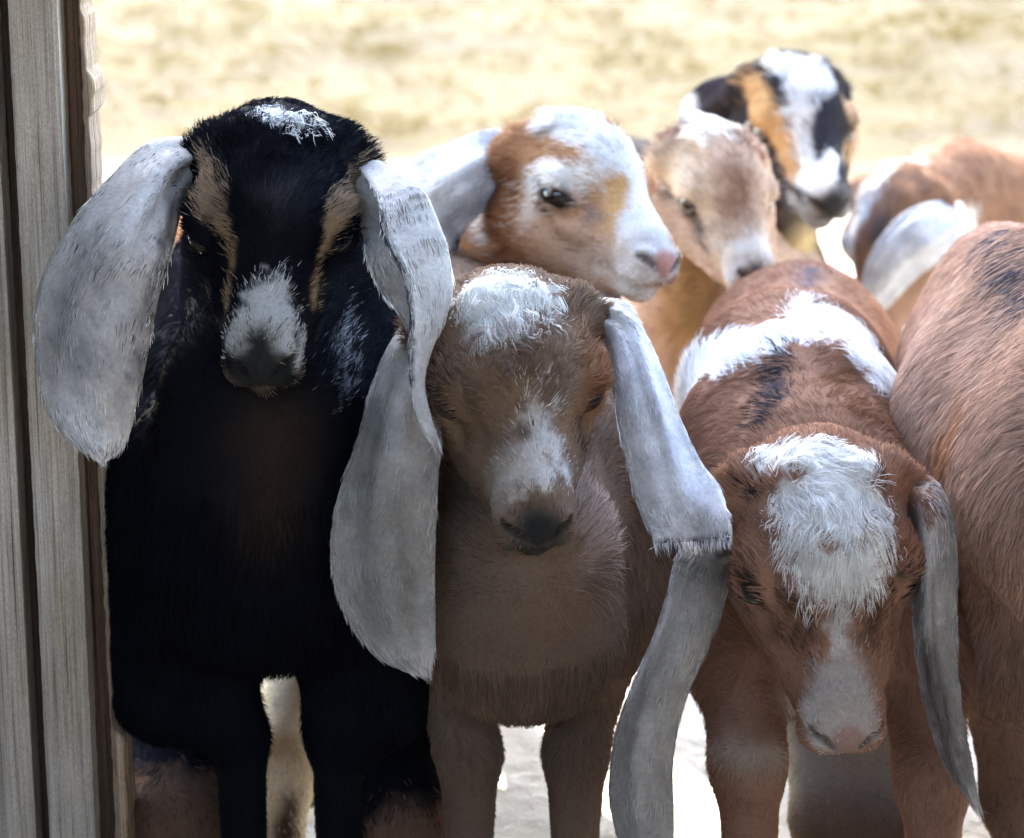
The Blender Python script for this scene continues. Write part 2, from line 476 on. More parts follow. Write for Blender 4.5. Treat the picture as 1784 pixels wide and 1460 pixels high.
    me.update(calc_edges=True); me.validate()
    at = me.attributes.new('coat', 'FLOAT_COLOR', 'POINT')
    at.data.foreach_set('color', np.concatenate([colv, np.ones((len(AV), 1))], 1).astype(np.float32).ravel())
    me.materials.append(M_SKIN)
    link(bpy.data.objects.new('body', me), root)
    if eyes: head.eyes(root)
    # ---- coat of hair
    tr = np.concatenate([AQ[:, [0, 1, 2]], AQ[:, [0, 2, 3]]])
    a, b, c = AV[tr[:, 0]], AV[tr[:, 1]], AV[tr[:, 2]]
    nrm = np.cross(b - a, c - a); ar = np.linalg.norm(nrm, axis=1); nrm /= ar[:, None] + 1e-15
    cen = (a + b + c) / 3
    tocam = CAM - cen; dist = np.linalg.norm(tocam, axis=1); tocam /= dist[:, None]
    fac = (nrm * tocam).sum(1)
    px = (cen - CAM); dp = px @ cf; ix = px @ cr / dp * FPX + 892; iy = 730 - px @ cu / dp * FPX
    inv = (ix > -250) & (ix < 2034) & (iy > -250) & (iy < 1710)
    dens = np.where(fac > -0.25, 1.0, 0.12) * np.where(inv, 1.0, 0.05)
    earm = tr[:, 0] >= nb
    dens = dens * np.where(earm, 3.2, 1.0)
    hd = np.linalg.norm(cen - head.o, axis=1); dens *= np.where(hd < 0.12, 1.5, 1.0)
    wgt = ar * dens; cdf = np.cumsum(wgt); cdf /= cdf[-1]
    r_ = np.random.default_rng(seed + 11)
    ti = np.searchsorted(cdf, r_.random(hairs))
    u = r_.random(hairs); v = r_.random(hairs); fl = u + v > 1; u[fl] = 1 - u[fl]; v[fl] = 1 - v[fl]
    R0 = a[ti] + (b[ti] - a[ti]) * u[:, None] + (c[ti] - a[ti]) * v[:, None]
    nn = nrm[ti]; ie = earm[ti]
    col, ln, ms, bare, bl, bw = paint(R0, ie, True)
    keep = r_.random(hairs) > bare
    hdd = np.linalg.norm(R0 - head.o, axis=1)
    kh = np.clip((0.15 - hdd) / 0.05, 0, 1)[:, None]
    side = ((R0 - head.o) @ head.X)[:, None] / (4 * head.s)
    fh = -head.F[None] * 1.0 + head.X[None] * np.clip(side, -1, 1) * 0.35 - head.U[None] * 0.15
    fb = np.tile(np.array(flow_body, float), (hairs, 1)) + np.array([0, 0, -0.45])
    wf = np.clip(-nn[:, 1] * 1.4, 0, 1)[:, None]
    fb = fb * (1 - wf) + np.array([0, .12, -1.0])[None] * wf
    flow = fh * kh + fb * (1 - kh)
    if EV:
        edu = np.concatenate(EDU); edu /= np.linalg.norm(edu, axis=1, keepdims=True) + 1e-12
        iv = np.clip(tr[ti, 0] - nb, 0, len(edu) - 1)
        flow = np.where(ie[:, None], edu[iv], flow)
    bw1 = np.clip(bw, 0, 1)[:, None]
    flow = flow * (1 - bw1) + bl * bw1
    flow = flow + np.stack([vnoise(R0, 45, seed + 20 + i) * 0.6 + vnoise(R0, 120, seed + 24 + i) * 0.6 for i in range(3)], 1) * (0.35 + 1.5 * np.maximum(ms - 0.3, 0))[:, None]
    flow += r_.normal(0, 1, (hairs, 3)) * (0.10 + ms * 0.10)[:, None]
    tg = flow - (flow * nn).sum(1, keepdims=True) * nn; tg /= np.linalg.norm(tg, axis=1, keepdims=True) + 1e-9
    lift = 0.18 + 0.16 * ms + r_.random(hairs) * 0.14
    lift = np.where(ie, lift * 0.55, lift)
    dirv = tg + nn * lift[:, None]; dirv /= np.linalg.norm(dirv, axis=1, keepdims=True)
    ll = ln * (0.6 + 0.6 * r_.random(hairs))
    K = 5
    t = np.linspace(0, 1, K)[None, :, None]
    bend = (tg - nn * 0.32)[:, None] * (t ** 2) * 0.35 + np.array([0, 0, -0.25])[None, None] * (t ** 2) * np.clip(ln / 0.02, 0, 1)[:, None, None]
    cl = np.stack([vnoise(R0, 130, seed + 30 + i) for i in range(3)], 1)
    curl = cl[:, None] * np.sin(t * (2.5 + 4 * ms[:, None, None])) * (ms[:, None, None] * 0.30)
    Pp = R0[:, None] - nn[:, None] * 0.0006 + (dirv[:, None] * t + bend + curl) * ll[:, None, None]
    hv = r_.random(hairs)
    hv = np.where(ie & (r_.random(hairs) < fleck), hv * 0.3 - 0.35, hv)
    col = col * np.clip(1 + (hv - 0.46) * var, 0.1, 2)[:, None]
    cs = np.floor(R0 * 210 + vnoise(R0, 90, seed + 40)[:, None] * 1.2).astype(np.int64)
    key = (cs[:, 0] * 73856093) ^ (cs[:, 1] * 19349663) ^ (cs[:, 2] * 83492791)
    uq, inv_, cnt_ = np.unique(key, return_inverse=True, return_counts=True)
    mt = np.stack([np.bincount(inv_, Pp[:, -1, i]) / cnt_ for i in range(3)], 1)[inv_]
    pull = (t ** 1.6) * (np.clip(0.12 + 0.75 * ms, 0, .8) * np.where(ie, 0.3, 1.0))[:, None, None]
    Pp = Pp + (mt - Pp[:, -1])[:, None] * pull
    ctone = np.random.default_rng(seed + 3).random(len(uq))[inv_]
    col = col * (1 + (ctone - .5) * .28 * (ms + .3))[:, None]
    Pp = Pp[keep]; col = col[keep]; n = len(Pp)
    rad = (hair_w * np.array([1.0, 1.0, 0.85, 0.6, 0.15]))[None] * (0.75 + 0.5 * r_.random((n, 1)))
    hc = bpy.data.hair_curves.new('coat')
    hc.add_curves([K] * n)
    hc.position_data.foreach_set('vector', (Pp - off).astype(np.float32).ravel())
    ra = hc.attributes.get('radius') or hc.attributes.new('radius', 'FLOAT', 'POINT')
    ra.data.foreach_set('value', rad.astype(np.float32).ravel())
    ca = hc.attributes.new('coat', 'FLOAT_COLOR', 'CURVE')
    ca.data.foreach_set('color', np.concatenate([np.clip(col, 0.002, 0.97), np.ones((n, 1))], 1).astype(np.float32).ravel())
    hc.materials.append(M_HAIR)
    link(bpy.data.objects.new('fur', hc), root)
    print(name, 'verts', len(AV), 'hairs', n, 'z', AV[:, 2].min().round(3), AV[:, 2].max().round(3), 't', round(time.time() - T0, 1))
    return root

# ================================================================== the setting
def box(V, F, x0, x1, y0, y1, z0, z1):
    k = len(V)
    V += [(x0,y0,z0),(x1,y0,z0),(x1,y1,z0),(x0,y1,z0),(x0,y0,z1),(x1,y0,z1),(x1,y1,z1),(x0,y1,z1)]
    F += [(k,k+3,k+2,k+1),(k+4,k+5,k+6,k+7),(k,k+1,k+5,k+4),(k+1,k+2,k+6,k+5),(k+2,k+3,k+7,k+6),(k+3,k,k+4,k+7)]

def wood_mat(name, c1, c2, c3, scale=1.0, seed=0.0):
    m, t, b = new_mat(name)
    tc = N(t, 'ShaderNodeTexCoord')
    def noise(sx_, sz_, detail=5.0, rough=0.6, off=0.0):
        mp = N(t, 'ShaderNodeMapping'); mp.inputs['Scale'].default_value = (sx_*scale, sx_*scale, sz_*scale)
        mp.inputs['Location'].default_value = (seed + off, seed*2 + off, seed*3 - off)
        t.links.new(tc.outputs['Object'], mp.inputs[0])
        n = N(t, 'ShaderNodeTexNoise', i_Scale=1.0, i_Detail=detail, i_Roughness=rough); t.links.new(mp.outputs[0], n.inputs['Vector']); return n.outputs[0]
    fine = noise(900, 9, 5, .7); band = noise(160, 1.3, 3, .5, 4); crack = noise(420, 3.2, 2, .5, 9); dirt = noise(30, 7, 4, .6, 14); speck = noise(1500, 500, 2, .6, 17)
    c = ramp(t, [(0.30, c3), (0.45, c1), (0.60, c2), (0.8, c1)], fine)
    def mul(a, bcol, f=1.0):
        mx = N(t, 'ShaderNodeMix', data_type='RGBA', blend_type='MULTIPLY'); mx.inputs[0].default_value = f
        t.links.new(a, mx.inputs[6]); t.links.new(bcol, mx.inputs[7]); return mx.outputs[2]
    c = mul(c, ramp(t, [(0.35, (.70, .66, .62)), (0.5, (1, 1, 1)), (0.65, (1.12, 1.1, 1.06))], band))
    ck = ramp(t, [(0.30, (.12, .10, .085)), (0.37, (1, 1, 1))], crack)
    c = mul(c, ck, .9); c = mul(c, ramp(t, [(0.35, (.62, .56, .48)), (0.6, (1, 1, 1))], dirt), .7)
    c = mul(c, ramp(t, [(0.35, (.6, .6, .6)), (0.55, (1, 1, 1)), (.72, (1.25, 1.25, 1.25))], speck), .6)
    t.links.new(c, b.inputs['Base Color'])
    b.inputs['Roughness'].default_value = 0.85; b.inputs['Specular IOR Level'].default_value = 0.2
    ad = N(t, 'ShaderNodeMath', operation='ADD'); t.links.new(fine, ad.inputs[0]); t.links.new(ck, ad.inputs[1])
    bp = N(t, 'ShaderNodeBump', i_Strength=0.7, i_Distance=0.0018); t.links.new(ad.outputs[0], bp.inputs['Height']); t.links.new(bp.outputs[0], b.inputs['Normal'])
    return m
M_WOOD = wood_mat('weathered_wood', (0.47, 0.42, 0.35), (0.60, 0.55, 0.48), (0.20, 0.165, 0.13))
M_WOOD2 = wood_mat('brown_wood', (0.10, 0.06, 0.038), (0.16, 0.10, 0.065), (0.04, 0.025, 0.016), seed=3)
M_INNER = wood_mat('pale_boards', (0.40, 0.35, 0.28), (0.50, 0.44, 0.36), (0.25, 0.2, 0.15), scale=0.3, seed=8)
M_WOOD3 = wood_mat('split_wood', (0.40, 0.29, 0.20), (0.52, 0.40, 0.29), (0.16, 0.10, 0.065), scale=0.9, seed=5)

def ground_mat():
    m, t, b = new_mat('ground')
    tc = N(t, 'ShaderNodeTexCoord'); sx = N(t, 'ShaderNodeSeparateXYZ'); t.links.new(tc.outputs['Object'], sx.inputs[0])
    nb = N(t, 'ShaderNodeTexNoise', i_Scale=1.3, i_Detail=5.0, i_Roughness=0.6); t.links.new(tc.outputs['Object'], nb.inputs['Vector'])
    nf = N(t, 'ShaderNodeTexNoise', i_Scale=28.0, i_Detail=6.0, i_Roughness=0.7); t.links.new(tc.outputs['Object'], nf.inputs['Vector'])
    nm = N(t, 'ShaderNodeTexNoise', i_Scale=6.0, i_Detail=4.0); t.links.new(tc.outputs['Object'], nm.inputs['Vector'])
    # bare dust by the barn, dry grass farther out, edge broken up by noise
    a1 = N(t, 'ShaderNodeMath', operation='MULTIPLY'); t.links.new(nb.outputs[0], a1.inputs[0]); a1.inputs[1].default_value = 1.6
    a2 = N(t, 'ShaderNodeMath', operation='ADD'); t.links.new(a1.outputs[0], a2.inputs[0]); t.links.new(sx.outputs[1], a2.inputs[1])
    mr = N(t, 'ShaderNodeMapRange'); mr.inputs[1].default_value = 4.4; mr.inputs[2].default_value = 5.5; t.links.new(a2.outputs[0], mr.inputs[0])
    dust = ramp(t, [(0.3, (0.40, 0.34, 0.26)), (0.5, (0.52, 0.46, 0.37)), (0.7, (0.60, 0.54, 0.45))], nf.outputs[0])
    grass = ramp(t, [(0.26, (0.041, 0.027, 0.0140)), (0.42, (0.047, 0.0325, 0.0105)), (0.55, (0.051, 0.037, 0.0112)), (0.75, (0.056, 0.043, 0.0155))], nm.outputs[0])
    patch = ramp(t, [(0.36, (0.72, 0.70, 0.90)), (0.5, (1, 1, 1)), (0.68, (1.05, 1.02, 0.80))], nb.outputs[0])
    vo = N(t, 'ShaderNodeTexVoronoi', i_Scale=15.0)
    vd = N(t, 'ShaderNodeMix', data_type='RGBA'); vd.inputs[0].default_value = 0.12
    t.links.new(tc.outputs['Object'], vd.inputs[6]); t.links.new(nf.outputs[1], vd.inputs[7]); t.links.new(vd.outputs[2], vo.inputs['Vector'])
    va = N(t, 'ShaderNodeMath', operation='MULTIPLY_ADD'); t.links.new(nm.outputs[0], va.inputs[0]); va.inputs[1].default_value = 1.3; va.inputs[2].default_value = -0.56
    vb = N(t, 'ShaderNodeMath', operation='ADD'); t.links.new(va.outputs[0], vb.inputs[0]); t.links.new(vo.outputs['Distance'], vb.inputs[1])
    sp = ramp(t, [(0.10, (.14, .09, .06)), (0.17, (1, 1, 1))], vb.outputs[0])
    md = N(t, 'ShaderNodeMix', data_type='RGBA', blend_type='MULTIPLY'); md.inputs[0].default_value = 0.9
    t.links.new(dust, md.inputs[6]); t.links.new(sp, md.inputs[7]); dust = md.outputs[2]
    mx0 = N(t, 'ShaderNodeMix', data_type='RGBA', blend_type='MULTIPLY'); mx0.inputs[0].default_value = 0.9
    t.links.new(grass, mx0.inputs[6]); t.links.new(patch, mx0.inputs[7])
    mx = N(t, 'ShaderNodeMix', data_type='RGBA'); t.links.new(mr.outputs[0], mx.inputs[0]); t.links.new(dust, mx.inputs[6]); t.links.new(mx0.outputs[2], mx.inputs[7])
    t.links.new(mx.outputs[2], b.inputs['Base Color']); b.inputs['Roughness'].default_value = 0.95; b.inputs['Specular IOR Level'].default_value = 0.1
    bp = N(t, 'ShaderNodeBump', i_Strength=0.6, i_Distance=0.02); t.links.new(nf.outputs[0], bp.inputs['Height']); t.links.new(bp.outputs[0], b.inputs['Normal'])
    return m
# one sheet to the horizon, finer near the barn
gx = np.concatenate([-np.geomspace(150, 3, 14), np.linspace(-2.6, 2.6, 27), np.geomspace(3, 150, 14)])
gy = np.concatenate([-np.geomspace(60, 4, 8), np.linspace(-3.5, 12, 70), np.geomspace(13, 300, 16)])
GX, GY = np.meshgrid(gx, gy, indexing='ij')
gp = np.stack([GX.ravel(), GY.ravel(), 0 * GX.ravel()], 1)
gp[:, 2] = (vnoise(gp, 1.1, 2) * 0.012 + vnoise(gp, 3.1, 3) * 0.005) - 0.004
gf = [(i*len(gy)+j, (i+1)*len(gy)+j, (i+1)*len(gy)+j+1, i*len(gy)+j+1) for i in range(len(gx)-1) for j in range(len(gy)-1)]
mesh_obj('ground', gp, gf, ground_mat(), kind='structure')

# dry grass: bent blades in tufts beyond the dusty yard
def dry_grass():
    r_ = np.random.default_rng(5)
    nt_ = 7000
    cy = 4.3 + r_.random(nt_) * 8.5; cx = (r_.random(nt_) - 0.5) * (3.0 + 0.46 * cy) * 2.2
    pr = vnoise(np.stack([cx, cy, 0 * cx], 1), 1.2, 9); keep = (cy + pr * 0.5 > 4.9); cx, cy = cx[keep], cy[keep]
    nb_ = 7; n = len(cx) * nb_
    bx = np.repeat(cx, nb_) + r_.normal(0, .035, n); by = np.repeat(cy, nb_) + r_.normal(0, .035, n)
    a = r_.random(n) * 6.283; hh = 0.015 + r_.random(n) * 0.035; ln = 0.02 + r_.random(n) * 0.06
    K = 4; t = np.linspace(0, 1, K)[None]
    X = bx[:, None] + np.cos(a)[:, None] * ln[:, None] * t ** 1.6; Y = by[:, None] + np.sin(a)[:, None] * ln[:, None] * t ** 1.6; Z = hh[:, None] * (t - 0.35 * t * t)
    hc = bpy.data.hair_curves.new('dry_grass'); hc.add_curves([K] * n)
    hc.position_data.foreach_set('vector', np.stack([X, Y, Z], -1).astype(np.float32).ravel())
    ra = hc.attributes.get('radius') or hc.attributes.new('radius', 'FLOAT', 'POINT')
    ra.data.foreach_set('value', np.tile(np.array([.0013, .0012, .0009, .0003], np.float32), n))
    ca = hc.attributes.new('coat', 'FLOAT_COLOR', 'CURVE')
    tone = r_.random(n)[:, None]; c = np.array([.095, .065, .020]) * (1 - tone) + np.array([.115, .085, .028]) * tone
    ca.data.foreach_set('color', np.concatenate([c, np.ones((n, 1))], 1).astype(np.float32).ravel())
    hc.materials.append(M_HAIR)
    link(bpy.data.objects.new('dry_grass', hc), kind='stuff', label='dry golden grass growing beyond the dusty yard', cat='grass')
dry_grass()

# barn: wall with the doorway, roof with a deep overhang
EAVE_Y, ROOF_Z, BACK_H = 1.65, 2.15, 2.25
WY = 1.50
barn = bpy.data.objects.new('barn', None); link(barn, None, 'weathered grey timber barn framing the left edge of the doorway', 'barn')
V, F = [], []; 
for k in range(22):
    x1 = -0.345 - k * 0.13; box(V, F, x1 - 0.122, x1, WY + .035, WY + .055, 0, ROOF_Z)
mesh_obj('wall_boards', V, F, M_WOOD, barn, smooth=False)
V, F = [], []
for k in range(12):
    x0 = 1.05 + k * 0.15; box(V, F, x0, x0 + 0.144, WY, WY + .02, 0, ROOF_Z)
mesh_obj('wall_boards', V, F, M_WOOD, barn, smooth=False)
V, F = [], []
V, F = [], []
box(V, F, -3.2, -3.15, -4, WY, 0, ROOF_Z + .6); mesh_obj('side_wall', V, F, M_INNER, barn, smooth=False)
V, F = [], []
box(V, F, 2.85, 2.9, -4, WY, 0, ROOF_Z + .6); mesh_obj('side_wall', V, F, M_INNER, barn, smooth=False)
V, F = [], []
box(V, F, -3.2, 2.9, -4.06, -4.01, 0, BACK_H); mesh_obj('back_wall', V, F, M_INNER, barn, smooth=False)
V, F = [], []
for k in range(44):
    x0 = -3.3 + k * 0.145
    kk = len(V)
    ya, yb = -4.2, EAVE_Y; za, zb = ROOF_Z + 1.0, ROOF_Z + 0.0
    V += [(x0, ya, za), (x0+.141, ya, za), (x0+.141, yb, zb), (x0, yb, zb), (x0, ya, za+.03), (x0+.141, ya, za+.03), (x0+.141, yb, zb+.03), (x0, yb, zb+.03)]
    F += [(kk,kk+3,kk+2,kk+1),(kk+4,kk+5,kk+6,kk+7),(kk,kk+1,kk+5,kk+4),(kk+1,kk+2,kk+6,kk+5),(kk+2,kk+3,kk+7,kk+6),(kk+3,kk,kk+4,kk+7)]
mesh_obj('roof', V, F, M_INNER, barn, smooth=False)
# out-of-view canopy, added only to cast shade on the kids at the door
can = bpy.data.objects.new('added_shade_canopy', None); link(can, None, 'added out-of-view canopy on four posts that shades the kids', 'canopy')
CY0, CY1, CZ = 3.85, 4.88, 2.4
V, F = [], []; box(V, F, -2.0, 1.6, CY0, CY1, CZ, CZ + .04); mesh_obj('roof', V, F, M_WOOD2, can, smooth=False)
for x0 in (-1.95, 1.5):
    for y0 in (CY0 + .05, CY1 - .13):
        V, F = [], []; box(V, F, x0, x0 + .08, y0, y0 + .08, 0, CZ); mesh_obj('post', V, F, M_WOOD, can, smooth=False)

# the jamb of the doorway: layered vertical timbers, each with a slightly uneven edge
def plank(name, x0, x1, y0, y1, mat, jag=0.0008, seed=0, bumps=(), z1=1.3, nz=700):
    z = np.linspace(0, z1, nz)
    nx = 7
    V = []; F = []
    q = np.stack([z * 0, z, z * 0], 1)
    el_ = vnoise(q, 4, seed) * jag + vnoise(q, 160, seed + 1) * jag * 0.35
    er_ = vnoise(q, 4, seed + 3) * jag + vnoise(q, 170, seed + 4) * jag * 0.4
    for (zb, hb, db) in bumps:
        er_ += db * np.clip((1 - np.abs(z - zb) / hb) * 6, 0, 1)
    ring = []
    for i, zz in enumerate(z):
        xs = np.linspace(x0 + el_[i], x1 + er_[i], nx)
        yy = y0 + np.array([.0018, .0004, 0, 0, 0, .0004, .0018]) + vnoise(np.stack([xs * 40, np.full(nx, zz * 3), xs * 0], 1), 1.0, seed + 7) * 0.0008
        r = [(x, y, zz) for x, y in zip(xs, yy)] + [(x, y1, zz) for x in xs[::-1]]
        V += r
    m = 2 * nx
    for i in range(nz - 1):
        for j in range(m):
            F.append((i*m+j, i*m+(j+1) % m, (i+1)*m+(j+1) % m, (i+1)*m+j))
    F.append(tuple(range(m))[::-1]); F.append(tuple((nz-1)*m + j for j in range(m)))
    return mesh_obj(name, V, F, mat, barn, smooth=False)
def bx(px, y=1.5):
    d = y * math.cos(PITCH) + (0.75 - (.75 - y * math.tan(PITCH))) * math.sin(PITCH)
    return (px - 892) / FPX * d
plank('door_plank', bx(-130), bx(30), WY - .012, WY + .034, M_WOOD, seed=1, z1=ROOF_Z)
plank('groove_strip', bx(28), bx(64), WY + .012, WY + .034, M_WOOD2, seed=2, z1=ROOF_Z)
plank('door_jamb', bx(60), bx(141), WY - .018, WY + .034, M_WOOD, seed=3, z1=ROOF_Z)
plank('groove_strip', bx(139), bx(172), WY + .004, WY + .034, M_WOOD2, seed=4, z1=ROOF_Z)
plank('split_edge_board', bx(168), bx(193, 1.53), WY - .004, WY + .034, M_WOOD3, seed=5, jag=0.0022, bumps=((.545, .013, .0030), (.10, .05, .006), (.40, .07, .0015), (.62, .03, -.002)), z1=ROOF_Z)

# ================================================================== the goats
def E3(rows):
    return {'rows': [[(lx, ly, d + e), ((lx + rx) / 2, (ly + ry) / 2, d - b), (rx, ry, d)] for lx, ly, rx, ry, d, b, e in rows]}
BLK = (.0085, .0092, .0125); WHT = (.80, .79, .76); GRY = (.56, .57, .58)  # BLK is lifted towards blue, standing in for the black coat's sheen
TAN = (.33, .225, .13); BRN = (.215, .148, .106); RED = (.30, .125, .055); CRM = (.62, .50, .38)

# ---- G1 black kid, front left
h1 = Head(478, 398, 1.50, yaw=-1, pitch=40, roll=0, scale=1.02, eo=.2)
b1, f1 = quad_body(-0.145, 1.545, 4, 1.13, h1, front=((-0.170, 1.50), (-0.110, 1.50)), hind=((-.262, 1.84), (-.085, 1.84)), wid=1.12, lr=.66)
b1 += [('c', .03, P(455, 700, 1.53), .062, P(455, 965, 1.56), .074), ('c', .03, P(330, 850, 1.58), .05, P(300, 1190, 1.62), .040), ('c', .03, P(590, 850, 1.58), .05, P(655, 1200, 1.62), .040),
       ('c', .03, P(310, 1150, 1.74), .045, P(305, 1420, 1.68), .030), ('c', .03, P(305, 1420, 1.68), .030, P(300, 1620, 1.70), .018),
       ('c', .03, P(675, 1150, 1.74), .045, P(685, 1420, 1.68), .030), ('c', .03, P(685, 1420, 1.68), .030, P(690, 1620, 1.70), .018)]
b1 = fix_feet(b1)
e1a = E3([(352, 238, 362, 292, 1.53, .006, 0), (262, 246, 322, 350, 1.50, .022, .005), (190, 310, 304, 420, 1.475, .026, .008), (122, 393, 290, 470, 1.46, .026, .01),
          (73, 480, 274, 530, 1.455, .024, .012), (58, 570, 262, 592, 1.452, .022, .012), (66, 655, 250, 655, 1.45, .018, .01), (84, 722, 236, 712, 1.45, .014, .008),
          (122, 772, 222, 765, 1.45, .008, .004), (163, 797, 192, 797, 1.45, .003, 0)])
e1b = {'rows': [[(600, 325, 1.53), (612, 300, 1.51), (620, 270, 1.53), (606, 262, 1.535)],
                [(630, 400, 1.50), (690, 380, 1.475), (722, 318, 1.47), (655, 340, 1.455)],
                [(640, 450, 1.48), (735, 420, 1.46), (764, 400, 1.45), (668, 410, 1.432)],
                [(662, 505, 1.475), (752, 490, 1.455), (783, 480, 1.445), (697, 470, 1.424)],
                [(690, 540, 1.47), (752, 540, 1.45), (776, 545, 1.44), (714, 545, 1.420)],
                [(712, 580, 1.46), (738, 590, 1.445), (752, 605, 1.435), (712, 605, 1.418)],
                [(716, 640, 1.45), (728, 650, 1.44), (738, 660, 1.43), (715, 670, 1.417)],
                [(724, 700, 1.44), (736, 705, 1.433), (744, 710, 1.425), (726, 725, 1.416)],
                [(752, 762, 1.43), (758, 765, 1.426), (764, 768, 1.422), (756, 778, 1.416)]], 'wr': .0008}
goat('goat_kid', 'black kid with speckled grey drooping ears standing beside the wooden door jamb', h1, b1, (0, 1, -.2), [e1a, e1b], BLK, [
    dict(on='ear', hd=[(0, 0, 0, 60)], col=(.62, .60, .57)),
    dict(on='ear', px=[(120, 600, 60), (200, 620, 30), (180, 520, 40)], col=(.42, .42, .42), soft=.02, a=.7),
    dict(on='ear', px=[(130, 740, 50), (180, 770, 30)], col=(.82, .82, .82), soft=.01),
    dict(on='ear', px=[(310, 300, 22), (296, 380, 16), (276, 470, 14), (254, 560, 12), (238, 660, 9)], col=(.05, .05, .06), soft=.010, amp=.010, freq=240, a=.8),
    dict(on='ear', px=[(160, 420, 30), (120, 520, 40), (150, 640, 30)], col=(.12, .12, .13), soft=.012, amp=.02, freq=330, a=.35),
    dict(on='ear', px=[(660, 350, 4), (668, 410, 6), (697, 470, 6), (714, 545, 6), (715, 610, 5), (716, 670, 4)], col=(.02, .02, .035), soft=.003, amp=.004, freq=240),
    dict(px=[(452, 190, 14), (490, 205, 22), (530, 212, 18), (560, 218, 8)], col=(.80, .81, .80), soft=.004, amp=.007, len=.011, mess=.45, dir=(.4, -.3, -.8)),
    dict(px=[(430, 180, 30), (540, 235, 35), (590, 270, 22), (400, 230, 35), (480, 260, 40)], len=.011, mess=.7),
    dict(px=[(350, 280, 14), (362, 320, 33), (374, 358, 34), (390, 392, 18)], col=(.30, .22, .15), soft=.004, amp=.006),
    dict(px=[(392, 390, 12), (403, 430, 9), (402, 475, 8), (395, 530, 8)], col=TAN, soft=.003),
    dict(px=[(636, 295, 16), (620, 328, 32), (600, 362, 32), (583, 392, 17)], col=(.30, .22, .15), soft=.004, amp=.006),
    dict(px=[(582, 395, 12), (560, 440, 9), (551, 480, 8), (545, 535, 7)], col=TAN, soft=.003),
    dict(px=[(490, 345, 22)], col=(.06, .06, .07), soft=.014, amp=.012, a=.7),
    dict(px=[(478, 488, 14), (470, 525, 46), (465, 570, 66)], col=(.52, .52, .49), soft=.005, amp=.010, freq=200),
    dict(px=[(400, 595, 16), (425, 632, 14)], col=(.5, .5, .48), soft=.004), dict(px=[(528, 590, 16), (520, 630, 12)], col=(.5, .5, .48), soft=.004),
    dict(hd=[(0, 10.0, -.5, .9), (0, 10.8, -1.7, 1.6), (0, 10.6, -3.0, 1.2)], col=(.030, .032, .030), soft=.006),
    dict(px=[(395, 650, 6), (450, 678, 9), (525, 655, 6)], col=(.17, .125, .095), soft=.006),
    dict(px=[(480, 760, 60), (470, 900, 40)], col=(.045, .03, .02), soft=.03, a=.8),
    dict(px=[(604, 560, 8), (600, 660, 12)], col=(.25, .25, .27), soft=.012, amp=.02, freq=250, a=.5),
    dict(wp=[(305, 1440, 1.68, .046), (300, 1640, 1.70, .05)], col=(.17, .10, .065), soft=.006), dict(wp=[(685, 1470, 1.68, .046), (690, 1640, 1.70, .05)], col=(.17, .10, .065), soft=.006),
], hairs=175000, hair_len=.012, h=.0022, var=1.0, fleck=.22, seed=1)

# ---- G2 brown kid, front centre
h2 = Head(898, 678, 1.47, yaw=9, pitch=39, roll=5, scale=.95, wx=1.1, eo=.62, ml=.06)
b2, f2 = quad_body(.01, 1.545, 14, 1.04, h2, front=((-.027, 1.50), (.040, 1.50)), hind=((-.156, 1.75), (-.075, 1.84)), wid=1.1, lr=.88)
b2 += [('c', .03, P(920, 960, 1.52), .055, P(910, 1080, 1.53), .062), ('c', .03, P(1040, 820, 1.60), .035, P(1090, 1050, 1.60), .04),
       ('c', .02, P(520, 1120, 1.84), .026, P(492, 1330, 1.76), .021), ('c', .02, P(492, 1330, 1.76), .021, P(480, 1560, 1.76), .020)]
b2 = fix_feet(b2)
e2a = E3([(705, 560, 762, 560, 1.515, .008, 0), (672, 610, 765, 625, 1.49, .016, .006), (645, 680, 768, 690, 1.475, .02, .01), (622, 765, 768, 760, 1.465, .022, .012), (593, 850, 764, 830, 1.458, .022, .012),
          (577, 930, 760, 900, 1.455, .02, .012), (580, 1005, 758, 975, 1.452, .018, .01), (606, 1080, 758, 1055, 1.45, .014, .008), (655, 1143, 758, 1125, 1.45, .009, .004), (715, 1174, 752, 1168, 1.45, .003, 0)])
e2b = {'rows': [[(1008, 520, 1.52), (1004, 545, 1.505), (1008, 575, 1.52)],
                [(1085, 525, 1.50), (1075, 560, 1.475), (1050, 595, 1.49)],
                [(1130, 590, 1.48), (1105, 620, 1.455), (1062, 650, 1.47)],
                [(1162, 665, 1.465), (1125, 690, 1.442), (1072, 710, 1.46)],
                [(1190, 740, 1.455), (1145, 760, 1.435), (1086, 780, 1.45)],
                [(1222, 805, 1.445), (1165, 830, 1.428), (1102, 855, 1.445)],
                [(1252, 845, 1.435), (1185, 885, 1.425), (1120, 905, 1.44)],
                [(1270, 900, 1.405), (1210, 915, 1.432), (1132, 922, 1.430)],
                [(1274, 934, 1.395), (1215, 943, 1.432), (1140, 947, 1.425)]]}
